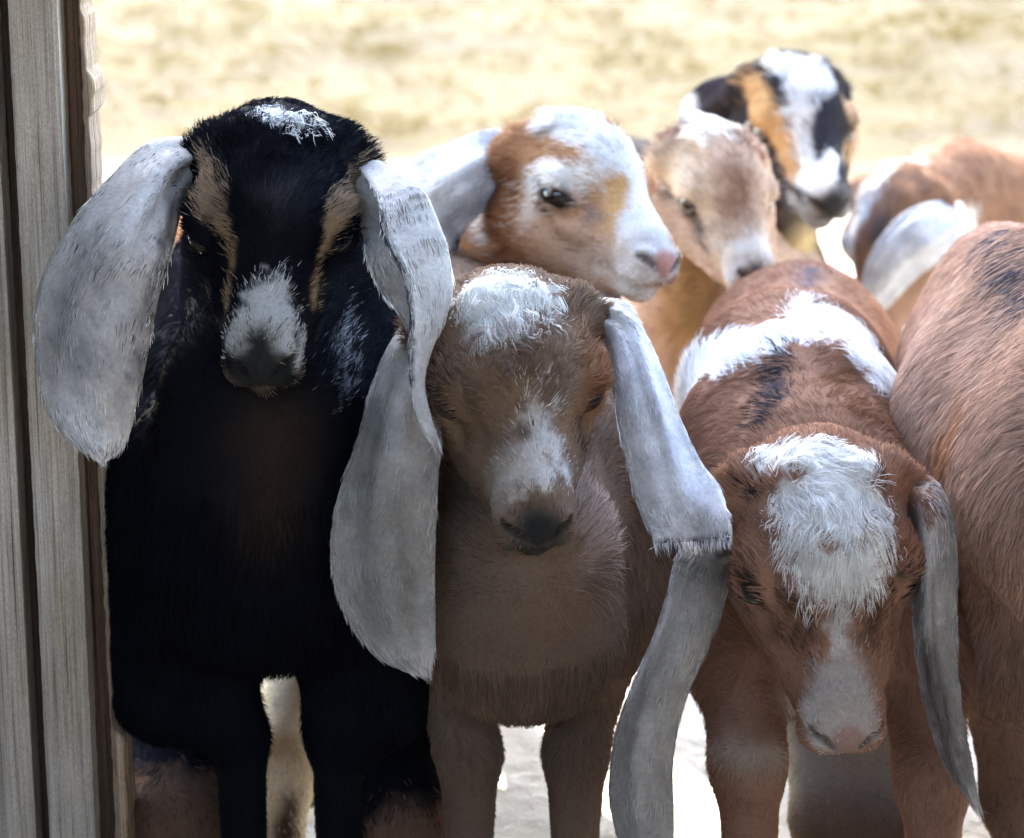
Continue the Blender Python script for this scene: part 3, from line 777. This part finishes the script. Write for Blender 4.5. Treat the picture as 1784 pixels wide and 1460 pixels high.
goat('goat_kid', 'brown kid with curly white crown and long grey ears in the front middle', h2, b2, (0, 1, -.2), [e2a, e2b], BRN, [
    dict(on='ear', hd=[(0, 0, 0, 60)], col=(.58, .56, .53)),
    dict(on='ear', px=[(640, 760, 60), (670, 900, 90), (680, 1050, 95)], col=(.32, .31, .285), soft=.02),  # lower left ear painted darker, its shade put into the colour
    dict(on='ear', px=[(650, 700, 6), (680, 880, 5), (720, 1020, 4)], col=(.22, .21, .2), soft=.006, a=.7),
    dict(on='ear', px=[(1100, 620, 60), (1150, 760, 60), (1190, 880, 70)], col=(.72, .73, .78), soft=.02),  # right ear painted paler and bluer, skylight put into the colour
    dict(on='ear', px=[(1110, 640, 5), (1150, 740, 4), (1165, 830, 3)], col=(.40, .40, .44), soft=.004, a=.7),
    dict(on='ear', px=[(1150, 946, 6), (1210, 941, 6), (1264, 935, 6)], col=(.06, .06, .10), soft=.002, amp=.001),
    dict(px=[(860, 545, 70), (870, 505, 62), (930, 520, 42), (800, 520, 22), (895, 590, 30), (880, 630, 12)], col=(.78, .78, .74), soft=.006, amp=.011, freq=95, len=.012, mess=.75, dir=(.1, -.5, -.6)),
    dict(px=[(983, 505, 19)], col=(.035, .02, .02), soft=.003, amp=.003, len=.006), dict(px=[(790, 540, 8)], col=(.1, .07, .06), soft=.004),
    dict(px=[(1010, 560, 30), (1020, 620, 18)], col=(.22, .15, .10), soft=.012, len=.014, mess=.6),
    dict(px=[(900, 610, 60), (850, 640, 50), (960, 650, 40)], col=(.175, .11, .075), soft=.02, amp=.02),
    dict(px=[(790, 600, 34), (830, 640, 20)], col=(.30, .205, .15), soft=.014, amp=.012), dict(px=[(1000, 600, 26)], col=(.29, .20, .145), soft=.014, amp=.012),
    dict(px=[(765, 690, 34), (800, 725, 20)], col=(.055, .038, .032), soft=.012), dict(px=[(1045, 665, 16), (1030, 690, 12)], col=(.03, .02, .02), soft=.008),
    dict(px=[(800, 760, 50), (860, 700, 30)], col=(.25, .155, .09), soft=.02, amp=.012),
    dict(px=[(1005, 700, 18), (985, 760, 14)], col=(.30, .18, .10), soft=.008),
    dict(px=[(1035, 690, 14), (1020, 780, 14)], col=(.07, .035, .025), soft=.008),
    dict(px=[(940, 715, 22), (945, 770, 34), (925, 810, 46)], col=(.62, .58, .53), soft=.008, amp=.014, freq=150, a=.95),
    dict(px=[(920, 752, 9)], col=(.10, .08, .07), soft=.006, amp=.005),
    dict(px=[(862, 865, 26), (885, 820, 32)], col=(.48, .43, .38), soft=.0126, amp=.006),
    dict(px=[(985, 820, 22)], col=(.70, .66, .62), soft=.006, amp=.004),
    dict(hd=[(0, 10.4, -.9, 1.0), (0, 10.8, -1.8, 1.7), (0, 10.3, -3.1, 1.8), (0, 9.2, -4.4, 1.3)], col=(.050, .048, .043), soft=.007), dict(px=[(890, 925, 14), (945, 950, 10)], col=(.12, .10, .09), soft=.006),
    dict(px=[(1035, 880, 20), (1045, 950, 20), (1030, 1000, 12)], col=(.42, .31, .25), soft=.012, amp=.02, freq=160, len=.018),
    dict(px=[(1000, 1050, 60), (950, 1100, 50)], col=(.20, .125, .085), soft=.03), dict(px=[(850, 1150, 90), (1000, 1180, 90), (820, 1350, 80), (1010, 1350, 80)], col=(.135, .088, .062), soft=.05, a=.8),  # lower chest and legs darkened, shade painted into the coat
    dict(px=[(1180, 620, 60), (1150, 700, 60)], col=(.36, .17, .09), soft=.02),
    dict(wp=[(520, 1130, 1.84, .035), (492, 1330, 1.76, .04), (480, 1560, 1.76, .045)], col=(.82, .68, .48), soft=.01), dict(wp=[(505, 1400, 1.735, .007), (490, 1520, 1.735, .012)], col=(.12, .07, .045), soft=.008),  # cream leg brightened in colour to imitate its sunlit glow
], hairs=170000, hair_len=.011, h=.0022, seed=2)

# ---- G3 kid with lowered head, front right
h3 = Head(1434, 985, 1.46, yaw=5, pitch=48, roll=3, scale=1.02, eo=.7, wx=1.06)
g3b = []
def cc(a, ra, b, rb, k=.03): g3b.append(('c', k, P(*a), ra, P(*b), rb))
cc((1440, 920, 1.56), .052, (1390, 760, 1.66), .060)                # neck
cc((1385, 745, 1.69), .066, (1375, 680, 1.76), .066)                # shoulders
cc((1320, 800, 1.66), .050, (1290, 1130, 1.60), .036)
cc((1470, 800, 1.68), .050, (1600, 1130, 1.62), .034)
cc((1375, 695, 1.80), .072, (1385, 645, 2.0), .072)                 # barrel
cc((1390, 632, 2.0), .072, (1400, 612, 2.12), .064)                 # rump
cc((1405, 535, 2.02), .020, (1400, 530, 2.12), .018, .04)            # spine over the rump
cc((1290, 1100, 1.60), .034, (1303, 1330, 1.55), .0195, .02)         # fore legs
cc((1600, 1100, 1.62), .032, (1625, 1360, 1.56), .019, .02)
cc((1303, 1330, 1.55), .0195, (1310, 1720, 1.60), .0135, .02)
cc((1625, 1360, 1.56), .019, (1625, 1720, 1.60), .0135, .02)
cc((1400, 900, 1.60), .070, (1420, 1080, 1.62), .062)               # brisket
cc((1350, 700, 2.02), .055, (1430, 1120, 1.82), .036)
cc((1450, 700, 2.02), .055, (1520, 1150, 1.83), .034)
cc((1430, 1120, 1.82), .036, (1447, 1440, 1.74), .024, .02)
cc((1520, 1150, 1.83), .034, (1522, 1450, 1.75), .023, .02)
cc((1447, 1440, 1.74), .024, (1440, 1560, 1.75), .014, .02)
cc((1522, 1450, 1.75), .023, (1530, 1560, 1.76), .014, .02)
g3b = fix_feet(g3b)
e3a = E3([(1290, 905, 1312, 955, 1.505, .006, 0), (1228, 928, 1282, 985, 1.49, .014, .006), (1182, 960, 1272, 1010, 1.478, .018, .008), (1160, 1040, 1255, 1075, 1.47, .02, .01), (1135, 1115, 1228, 1140, 1.463, .02, .01),
          (1105, 1185, 1200, 1205, 1.458, .018, .01), (1078, 1255, 1180, 1275, 1.455, .016, .01), (1064, 1325, 1172, 1345, 1.452, .014, .008), (1062, 1395, 1174, 1415, 1.45, .012, .006), (1078, 1465, 1172, 1480, 1.45, .008, .003), (1115, 1520, 1155, 1522, 1.45, .003, 0)])
e3b = {'rows': [[(1535, 868, 1.50), (1545, 845, 1.495), (1560, 832, 1.50), (1575, 815, 1.505)],
                [(1578, 900, 1.470), (1600, 872, 1.448), (1618, 856, 1.452), (1634, 842, 1.475)],
                [(1588, 955, 1.466), (1612, 935, 1.440), (1640, 915, 1.448), (1659, 905, 1.475)],
                [(1590, 1030, 1.464), (1614, 1010, 1.436), (1634, 1000, 1.450), (1668, 990, 1.470)],
                [(1592, 1110, 1.460), (1618, 1095, 1.434), (1632, 1090, 1.450), (1668, 1080, 1.466)],
                [(1602, 1190, 1.456), (1628, 1180, 1.434), (1642, 1176, 1.448), (1670, 1170, 1.460)],
                [(1620, 1265, 1.452), (1644, 1258, 1.436), (1656, 1256, 1.444), (1678, 1250, 1.455)],
                [(1648, 1335, 1.449), (1666, 1330, 1.440), (1676, 1328, 1.444), (1692, 1325, 1.450)],
                [(1694, 1405, 1.445), (1698, 1406, 1.444), (1702, 1408, 1.444), (1708, 1410, 1.445)]], 'wr': .001}
goat('goat_kid', 'reddish kid lowering its shaggy white crown, white band over its back', h3, g3b, (0, 1, -.25), [e3a, e3b], (.30, .165, .108), [
    dict(on='ear', hd=[(0, 0, 0, 60)], col=(.40, .38, .35)),
    dict(on='ear', px=[(1090, 1200, 6), (1140, 1080, 5), (1185, 960, 5)], col=(.72, .73, .75), soft=.004),
    dict(on='ear', px=[(1620, 870, 20), (1630, 960, 12), (1635, 1060, 8)], col=(.55, .52, .52), soft=.008),
    dict(on='ear', px=[(1625, 1150, 40), (1660, 1340, 30)], col=(.12, .105, .10), soft=.015),
    dict(on='ear', px=[(1240, 960, 50), (1225, 1020, 40)], col=(.22, .20, .175), soft=.02),  # darker ear top, a shadow painted into the ear colour
    dict(px=[(1340, 800, 34), (1420, 800, 50), (1500, 800, 36), (1440, 840, 50)], col=WHT, soft=.004, amp=.006, len=.013, mess=.7, dir=(.35, -.25, .35)),
    dict(px=[(1385, 880, 42), (1460, 880, 66), (1525, 880, 26)], col=WHT, soft=.005, amp=.008, len=.012, mess=.65, dir=(0, -.6, -.8)),
    dict(px=[(1395, 940, 28), (1440, 1000, 44), (1490, 1000, 44), (1540, 940, 20)], col=(.76, .75, .70), soft=.007, amp=.010, freq=130, len=.010, mess=.4, dir=(0, -.3, -1)),
    dict(px=[(1460, 1040, 34), (1465, 1090, 12), (1468, 1130, 14)], col=(.58, .55, .50), soft=.006, amp=.01, freq=150),
    dict(px=[(1470, 1160, 26), (1465, 1200, 58), (1465, 1240, 70)], col=(.42, .37, .33), soft=.006, amp=.006),
    dict(px=[(1400, 1240, 18), (1440, 1300, 14), (1520, 1280, 14)], col=(.50, .46, .42), soft=.005),
    dict(px=[(1315, 858, 14)], col=(.03, .02, .02), soft=.004, amp=.004), dict(px=[(1540, 835, 12)], col=(.12, .05, .03), soft=.004),
    dict(px=[(1400, 1085, 34), (1385, 1060, 20)], col=(.10, .055, .035), soft=.01, amp=.008),
    dict(px=[(1520, 1090, 34), (1530, 1060, 20)], col=(.10, .055, .035), soft=.01, amp=.008),
    dict(px=[(1305, 1020, 18), (1325, 1045, 10)], col=(.035, .025, .02), soft=.008), dict(px=[(1572, 1000, 16)], col=(.035, .025, .02), soft=.008),
    dict(px=[(1270, 1015, 12), (1290, 1060, 8)], col=(.34, .26, .16), soft=.005, amp=.004),
    dict(px=[(1380, 1225, 26)], col=(.46, .40, .33), soft=.0126, len=.007),
    dict(px=[(1250, 1305, 12), (1300, 1320, 14), (1350, 1310, 14)], col=(.46, .38, .29), soft=.0126, len=.008),
    # back: black stripe, white band, brown rump
    dict(px=[(1190, 700, 50), (1290, 610, 62), (1400, 575, 52), (1500, 590, 62), (1540, 660, 50)], col=(.85, .85, .84), soft=.005, amp=.012, freq=120, len=.02, mess=.4, dir=(-.2, .2, .5)),
    dict(px=[(1400, 515, 12), (1405, 550, 26)], col=(.80, .80, .80), soft=.008, amp=.01),
    dict(px=[(1415, 470, 12), (1400, 500, 9)], col=(.10, .09, .11), soft=.008),
    dict(px=[(1358, 625, 14), (1350, 680, 22), (1330, 730, 18)], col=(.045, .04, .045), soft=.008, amp=.008),
    dict(px=[(1500, 720, 30), (1450, 660, 20)], col=(.20, .095, .05), soft=.02, amp=.02),
    dict(wp=[(1445, 1330, 1.76, .05), (1515, 1340, 1.77, .05)], col=(.36, .33, .29), soft=.02), dict(wp=[(1447, 1470, 1.74, .035), (1522, 1480, 1.75, .035)], col=(.09, .07, .055), soft=.02),
    dict(px=[(1565, 850, 14), (1590, 900, 16), (1575, 960, 12)], col=(.30, .12, .06), soft=.008), dict(on='ear', px=[(1560, 850, 30), (1605, 868, 26)], col=(.24, .12, .075), soft=.012),
], hairs=175000, hair_len=.0105, nose=(.33, .215, .18), h=.0022, seed=3)

# ---- G4 large reddish brown body at the right edge
h4 = Head(2150, 640, 1.40, yaw=60, pitch=20, roll=0, scale=1.15)
g4b = []
def c4(a, ra, b, rb, k=.03): g4b.append(('c', k, P(*a), ra, P(*b), rb))
c4((1775, 640, 1.80), .082, (1830, 760, 1.62), .094)
c4((1830, 760, 1.62), .094, (1960, 850, 1.46), .090)
c4((1745, 470, 1.80), .026, (1840, 500, 1.62), .028, .05)
c4((1840, 500, 1.62), .028, (1960, 600, 1.46), .03, .05)
c4((1765, 700, 1.82), .072, (1800, 1100, 1.72), .056)
c4((1800, 1100, 1.72), .056, (1790, 1400, 1.74), .028, .02); c4((1790, 1400, 1.74), .028, (1790, 1640, 1.74), .014, .02)
c4((1880, 800, 1.86), .06, (1900, 1150, 1.84), .05); c4((1900, 1150, 1.84), .05, (1900, 1430, 1.84), .026, .02); c4((1900, 1430, 1.84), .026, (1900, 1590, 1.84), .014, .02)
c4((1760, 950, 1.68), .055, (1830, 1080, 1.64), .075)
c4((1980, 900, 1.45), .07, (1990, 1200, 1.46), .04); c4((1990, 1200, 1.46), .04, (1990, 1900, 1.48), .015, .02)
c4((2120, 900, 1.52), .06, (2130, 1200, 1.52), .04); c4((2130, 1200, 1.52), .04, (2130, 1850, 1.53), .015, .02)
c4((1980, 760, 1.46), .07, (2110, 680, 1.42), .048)
g4b = fix_feet(g4b)
e4 = E3([(2080, 560, 2130, 600, 1.37, .01, 0), (2060, 700, 2140, 720, 1.35, .015, .005), (2060, 850, 2150, 850, 1.345, .015, .005), (2080, 980, 2120, 985, 1.345, .004, 0)])
goat('goat_kid', 'big reddish brown goat with dark spine stripe filling the right edge', h4, g4b, (-.5, .8, -.5), [e4], (.42, .275, .205), [
    dict(px=[(1745, 410, 16), (1775, 470, 20), (1800, 520, 22)], col=(.07, .065, .085), soft=.012, amp=.008),
    dict(px=[(1620, 560, 60), (1600, 720, 60)], col=(.46, .32, .25), soft=.04),  # upper flank painted lighter, as if lit from above
    dict(px=[(1660, 760, 30), (1630, 900, 30)], col=(.40, .19, .09), soft=.02, amp=.02),
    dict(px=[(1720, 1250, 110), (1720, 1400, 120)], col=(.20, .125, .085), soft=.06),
], hairs=120000, hair_len=.0115, rough=.3, var=1.0, seed=4, h=.003)

# ---- G5 white-faced kid looking right, middle
h5 = Head(1014, 352, 1.86, yaw=34, pitch=18, roll=0, scale=1.0, eo=.55, ml=0.02)
b5, f5 = quad_body(-.035, 1.93, 40, 1.02, h5, wid=1.0, hind=((-.29, 2.17), (-.185, 2.08)))
e5a = E3([(905, 240, 890, 325, 1.90, .006, 0), (852, 226, 850, 362, 1.875, .02, .0), (775, 252, 815, 395, 1.865, .026, 0), (722, 275, 800, 425, 1.865, .026, 0), (690, 330, 795, 455, 1.865, .022, 0), (700, 430, 790, 485, 1.865, .014, 0), (735, 500, 775, 510, 1.865, .004, 0)])
e5b = {'rows': [[('h', 3.6, -4.6, 2.6), ('h', 4.2, -3.9, 2.8), ('h', 3.6, -3.0, 2.6)],
                [('h', 5.0, -5.0, 1.6), ('h', 5.8, -3.9, 1.8), ('h', 5.2, -2.9, 1.4)],
                [('h', 5.6, -5.8, -1.5), ('h', 6.6, -4.0, -1.5), ('h', 5.9, -2.2, -1.6)],
                [('h', 5.8, -6.0, -5.0), ('h', 6.8, -3.8, -5.0), ('h', 6.1, -1.6, -5.2)],
                [('h', 5.9, -5.4, -8.2), ('h', 6.7, -3.4, -8.4), ('h', 6.2, -1.4, -8.4)],
                [('h', 6.0, -4.4, -10.6), ('h', 6.4, -3.0, -10.8), ('h', 6.2, -1.8, -10.6)],
                [('h', 6.1, -3.3, -11.8), ('h', 6.2, -2.9, -11.9), ('h', 6.2, -2.5, -11.8)]]}
goat('goat_kid', 'white-faced ginger kid with pink nose looking to the right', h5, b5, (-.9, .3, -.2), [e5a, e5b], (.38, .215, .125), [
    dict(on='ear', hd=[(0, 0, 0, 60)], col=(.62, .63, .65)),
    dict(on='ear', px=[(812, 430, 14), (800, 460, 12)], col=(.06, .06, .08), soft=.006),
    dict(px=[(1000, 210, 70), (1080, 260, 60), (1110, 350, 50), (1130, 420, 50), (1150, 460, 40)], col=(.62, .62, .62), soft=.006, amp=.006),
    dict(px=[(940, 215, 34), (1000, 205, 50), (1070, 235, 40)], len=.017, mess=.8),
    dict(px=[(985, 300, 46), (930, 330, 34), (915, 380, 20)], col=(.70, .69, .67), soft=.008, amp=.006),
    dict(px=[(1110, 480, 40), (1080, 490, 30), (1130, 515, 20)], col=(.78, .72, .66), soft=.008),
    dict(px=[(885, 215, 14), (888, 260, 18), (930, 250, 28), (1000, 270, 16)], col=(.34, .19, .105), soft=.005, amp=.004),
    dict(px=[(1075, 325, 24), (1068, 355, 22), (1055, 400, 14)], col=(.50, .30, .13), soft=.006, amp=.006),
    dict(px=[(1140, 270, 12), (1148, 300, 10)], col=(.55, .30, .14), soft=.005),
    dict(px=[(885, 300, 20), (880, 380, 26), (890, 440, 28)], col=(.24, .11, .06), soft=.012),
    dict(px=[(945, 400, 36), (1000, 430, 46), (960, 470, 40)], col=(.40, .27, .19), soft=.02), dict(px=[(1040, 470, 30), (1080, 440, 26)], col=(.55, .45, .38), soft=.02),
    dict(px=[(1030, 370, 14), (1050, 380, 8)], col=(.16, .12, .12), soft=.008, a=.8),
    dict(px=[(940, 325, 8), (960, 345, 22), (990, 345, 12)], col=(.05, .045, .05), soft=.004),
    dict(px=[(843, 420, 12), (835, 360, 12)], col=(.72, .66, .60), soft=.006),
    dict(px=[(650, 520, 14), (690, 540, 16)], col=WHT, soft=.006), dict(px=[(470, 1250, 60), (470, 1460, 80)], col=(.62, .48, .34), soft=.02),
    dict(px=[(820, 470, 30), (790, 490, 30)], col=(.55, .24, .08), soft=.012),
], hairs=90000, hair_len=.010, nose=(.52, .29, .25), seed=5)

# ---- G6 tan kid behind it
h6 = Head(1250, 346, 2.08, yaw=24, pitch=37, roll=3, scale=.88)
b6, f6 = quad_body(.15, 2.14, -12, .88, h6)
e6 = E3([(1150, 235, 1165, 300, 2.13, .006, 0), (1120, 300, 1160, 330, 2.14, .01, 0), (1110, 380, 1170, 380, 2.14, .01, 0), (1115, 460, 1180, 460, 2.14, .01, 0), (1140, 520, 1165, 522, 2.14, .003, 0)])
e6b = E3([(1330, 250, 1318, 290, 2.13, .006, 0), (1345, 300, 1310, 330, 2.16, .01, 0), (1350, 390, 1300, 390, 2.17, .01, 0), (1345, 460, 1300, 460, 2.17, .01, 0), (1330, 520, 1310, 522, 2.17, .003, 0)])
goat('goat_kid', 'tan kid with tousled white crown, nose tucked behind the white-banded back', h6, b6, (0, 1, -.2), [e6, e6b], (.46, .335, .25), [
    dict(px=[(1215, 225, 22), (1255, 215, 24), (1275, 235, 10)], col=(.78, .76, .70), soft=.005, amp=.01, len=.020, mess=1.0),
    dict(px=[(1165, 225, 24), (1200, 195, 18), (1160, 260, 14)], col=(.14, .06, .045), soft=.008, len=.016, mess=.8),
    dict(px=[(1300, 250, 12), (1330, 270, 14)], col=(.20, .09, .06), soft=.008),
    dict(px=[(1180, 290, 40), (1200, 330, 34), (1240, 380, 24), (1260, 440, 14)], col=(.60, .50, .38), soft=.02),
    dict(px=[(1290, 300, 24), (1290, 370, 24), (1270, 400, 14)], col=(.26, .15, .10), soft=.018, amp=.018, freq=170, a=.75, len=.012, mess=.7),
    dict(px=[(1160, 335, 10), (1200, 370, 12), (1222, 400, 9), (1232, 440, 7)], col=(.10, .075, .07), soft=.005),
    dict(px=[(1300, 440, 30), (1330, 430, 26), (1270, 480, 18)], col=(.60, .56, .52), soft=.01, amp=.006),
    dict(px=[(1318, 468, 10), (1300, 470, 6)], col=(.08, .05, .05), soft=.004),
    dict(px=[(1200, 480, 60), (1220, 570, 60)], col=(.40, .27, .14), soft=.02),
], hairs=60000, hair_len=.011, seed=6, h=.003)

# ---- G7 tricolour kid farthest back
h7 = Head(1388, 228, 2.34, yaw=15, pitch=33, roll=2, scale=1.03)
b7, f7 = quad_body(.245, 2.45, 25, .9, h7)
e7 = E3([(1300, 125, 1320, 200, 2.40, .008, 0), (1230, 140, 1290, 215, 2.41, .014, 0), (1195, 175, 1262, 240, 2.42, .014, 0), (1178, 240, 1240, 275, 2.42, .012, 0), (1190, 320, 1235, 325, 2.42, .006, 0), (1205, 370, 1220, 372, 2.42, .003, 0)])
e7b = E3([(1462, 160, 1455, 200, 2.39, .008, 0), (1488, 190, 1462, 240, 2.41, .01, 0), (1495, 235, 1468, 290, 2.43, .01, 0), (1480, 290, 1462, 340, 2.44, .008, 0), (1468, 340, 1460, 370, 2.44, .003, 0)])
goat('goat_kid', 'black, tan and white kid standing farthest back behind the others', h7, b7, (0, 1, -.2), [e7, e7b], (.030, .026, .028), [
    dict(on='ear', hd=[(0, 0, 0, 60)], col=(.04, .035, .04)), dict(on='ear', px=[(1195, 185, 20)], col=(.70, .70, .74), soft=.006),
    dict(on='ear', px=[(1485, 220, 34), (1480, 290, 30)], col=(.50, .34, .22), soft=.006),
    dict(px=[(1375, 115, 32), (1420, 130, 42), (1400, 190, 26), (1395, 260, 18), (1400, 300, 18)], col=(.55, .55, .56), soft=.004, amp=.005, len=.014, mess=.6),
    dict(px=[(1400, 300, 26), (1430, 320, 26)], col=(.72, .71, .70), soft=.006), dict(px=[(1450, 270, 12), (1440, 300, 20)], col=(.78, .78, .78), soft=.004),
    dict(px=[(1310, 145, 20), (1330, 200, 28), (1365, 250, 22), (1385, 300, 14)], col=(.44, .26, .12), soft=.005),
    dict(px=[(1440, 190, 18), (1432, 230, 22), (1455, 240, 14)], col=(.030, .030, .04), soft=.005, amp=.004),
    dict(px=[(1480, 190, 16), (1480, 240, 14), (1470, 280, 6)], col=(.46, .30, .18), soft=.005),
    dict(hd=[(0, 9.5, -3, 2.6), (0, 8.0, -4, 2.2)], col=(.22, .21, .20), soft=.006), dict(hd=[(0, 10.6, -1.8, 1.5), (0, 10.4, -2.6, 1.2)], col=(.07, .065, .06), soft=.006),
    dict(px=[(1370, 370, 20), (1400, 400, 18)], col=(.12, .10, .09), soft=.008), dict(px=[(1380, 345, 14)], col=(.35, .34, .33), soft=.008),
    dict(px=[(1400, 440, 60), (1400, 520, 80)], col=(.52, .40, .22), soft=.02),
], hairs=50000, hair_len=.011, seed=7, h=.003)

# ---- G8 brown and white kid with bowed head, far right
h8 = Head(1560, 420, 2.55, yaw=-38, pitch=62, roll=-10, scale=1.0)
g8b = []
def c8(a, ra, b, rb, k=.035): g8b.append(('c', k, P(*a), ra, P(*b), rb))
c8((1580, 350, 2.62), .045, (1650, 340, 2.72), .052); c8((1650, 345, 2.72), .055, (1780, 420, 2.85), .078)
c8((1780, 430, 2.85), .080, (1950, 460, 3.0), .086); c8((1700, 330, 2.75), .03, (1880, 360, 2.95), .035, .05)
for px_, d_ in ((1720, 2.72), (1800, 2.78), (1960, 3.0), (2020, 3.05)):
    yb = 730 + ((0.02 - CAM[2]) + d_ * math.sin(PITCH)) / math.cos(PITCH) / d_ * -FPX
    c8((px_, 470, d_), .045, (px_, 650, d_), .022, .02); c8((px_, 650, d_), .022, (px_, yb, d_), .013, .02)
g8b = fix_feet(g8b)
e8 = E3([(1668, 350, 1700, 395, 2.58, .004, 0), (1632, 350, 1680, 418, 2.50, .014, 0), (1585, 365, 1645, 450, 2.47, .018, 0), (1545, 400, 1600, 482, 2.46, .016, 0), (1515, 445, 1562, 520, 2.455, .012, 0), (1500, 495, 1535, 545, 2.455, .008, 0), (1500, 540, 1520, 556, 2.455, .003, 0)])
goat('goat_kid', 'brown and white kid bowing its head at the far right, white ear hanging', h8, g8b, (.8, .5, -.1), [e8], (.25, .145, .095), [
    dict(on='ear', hd=[(0, 0, 0, 60)], col=(.42, .41, .41)),
    dict(px=[(1600, 280, 9), (1535, 305, 13), (1500, 370, 16), (1480, 440, 18)], col=(.80, .78, .75), soft=.008),
    dict(px=[(1535, 390, 18), (1530, 420, 14)], col=(.08, .07, .07), soft=.010), dict(px=[(1690, 380, 20)], col=(.7, .68, .66), soft=.012),
    dict(px=[(1460, 470, 20)], col=(.45, .30, .2), soft=.01),
], hairs=40000, hair_len=.011, seed=8, h=.0035)
print('built', round(time.time() - T0, 1))
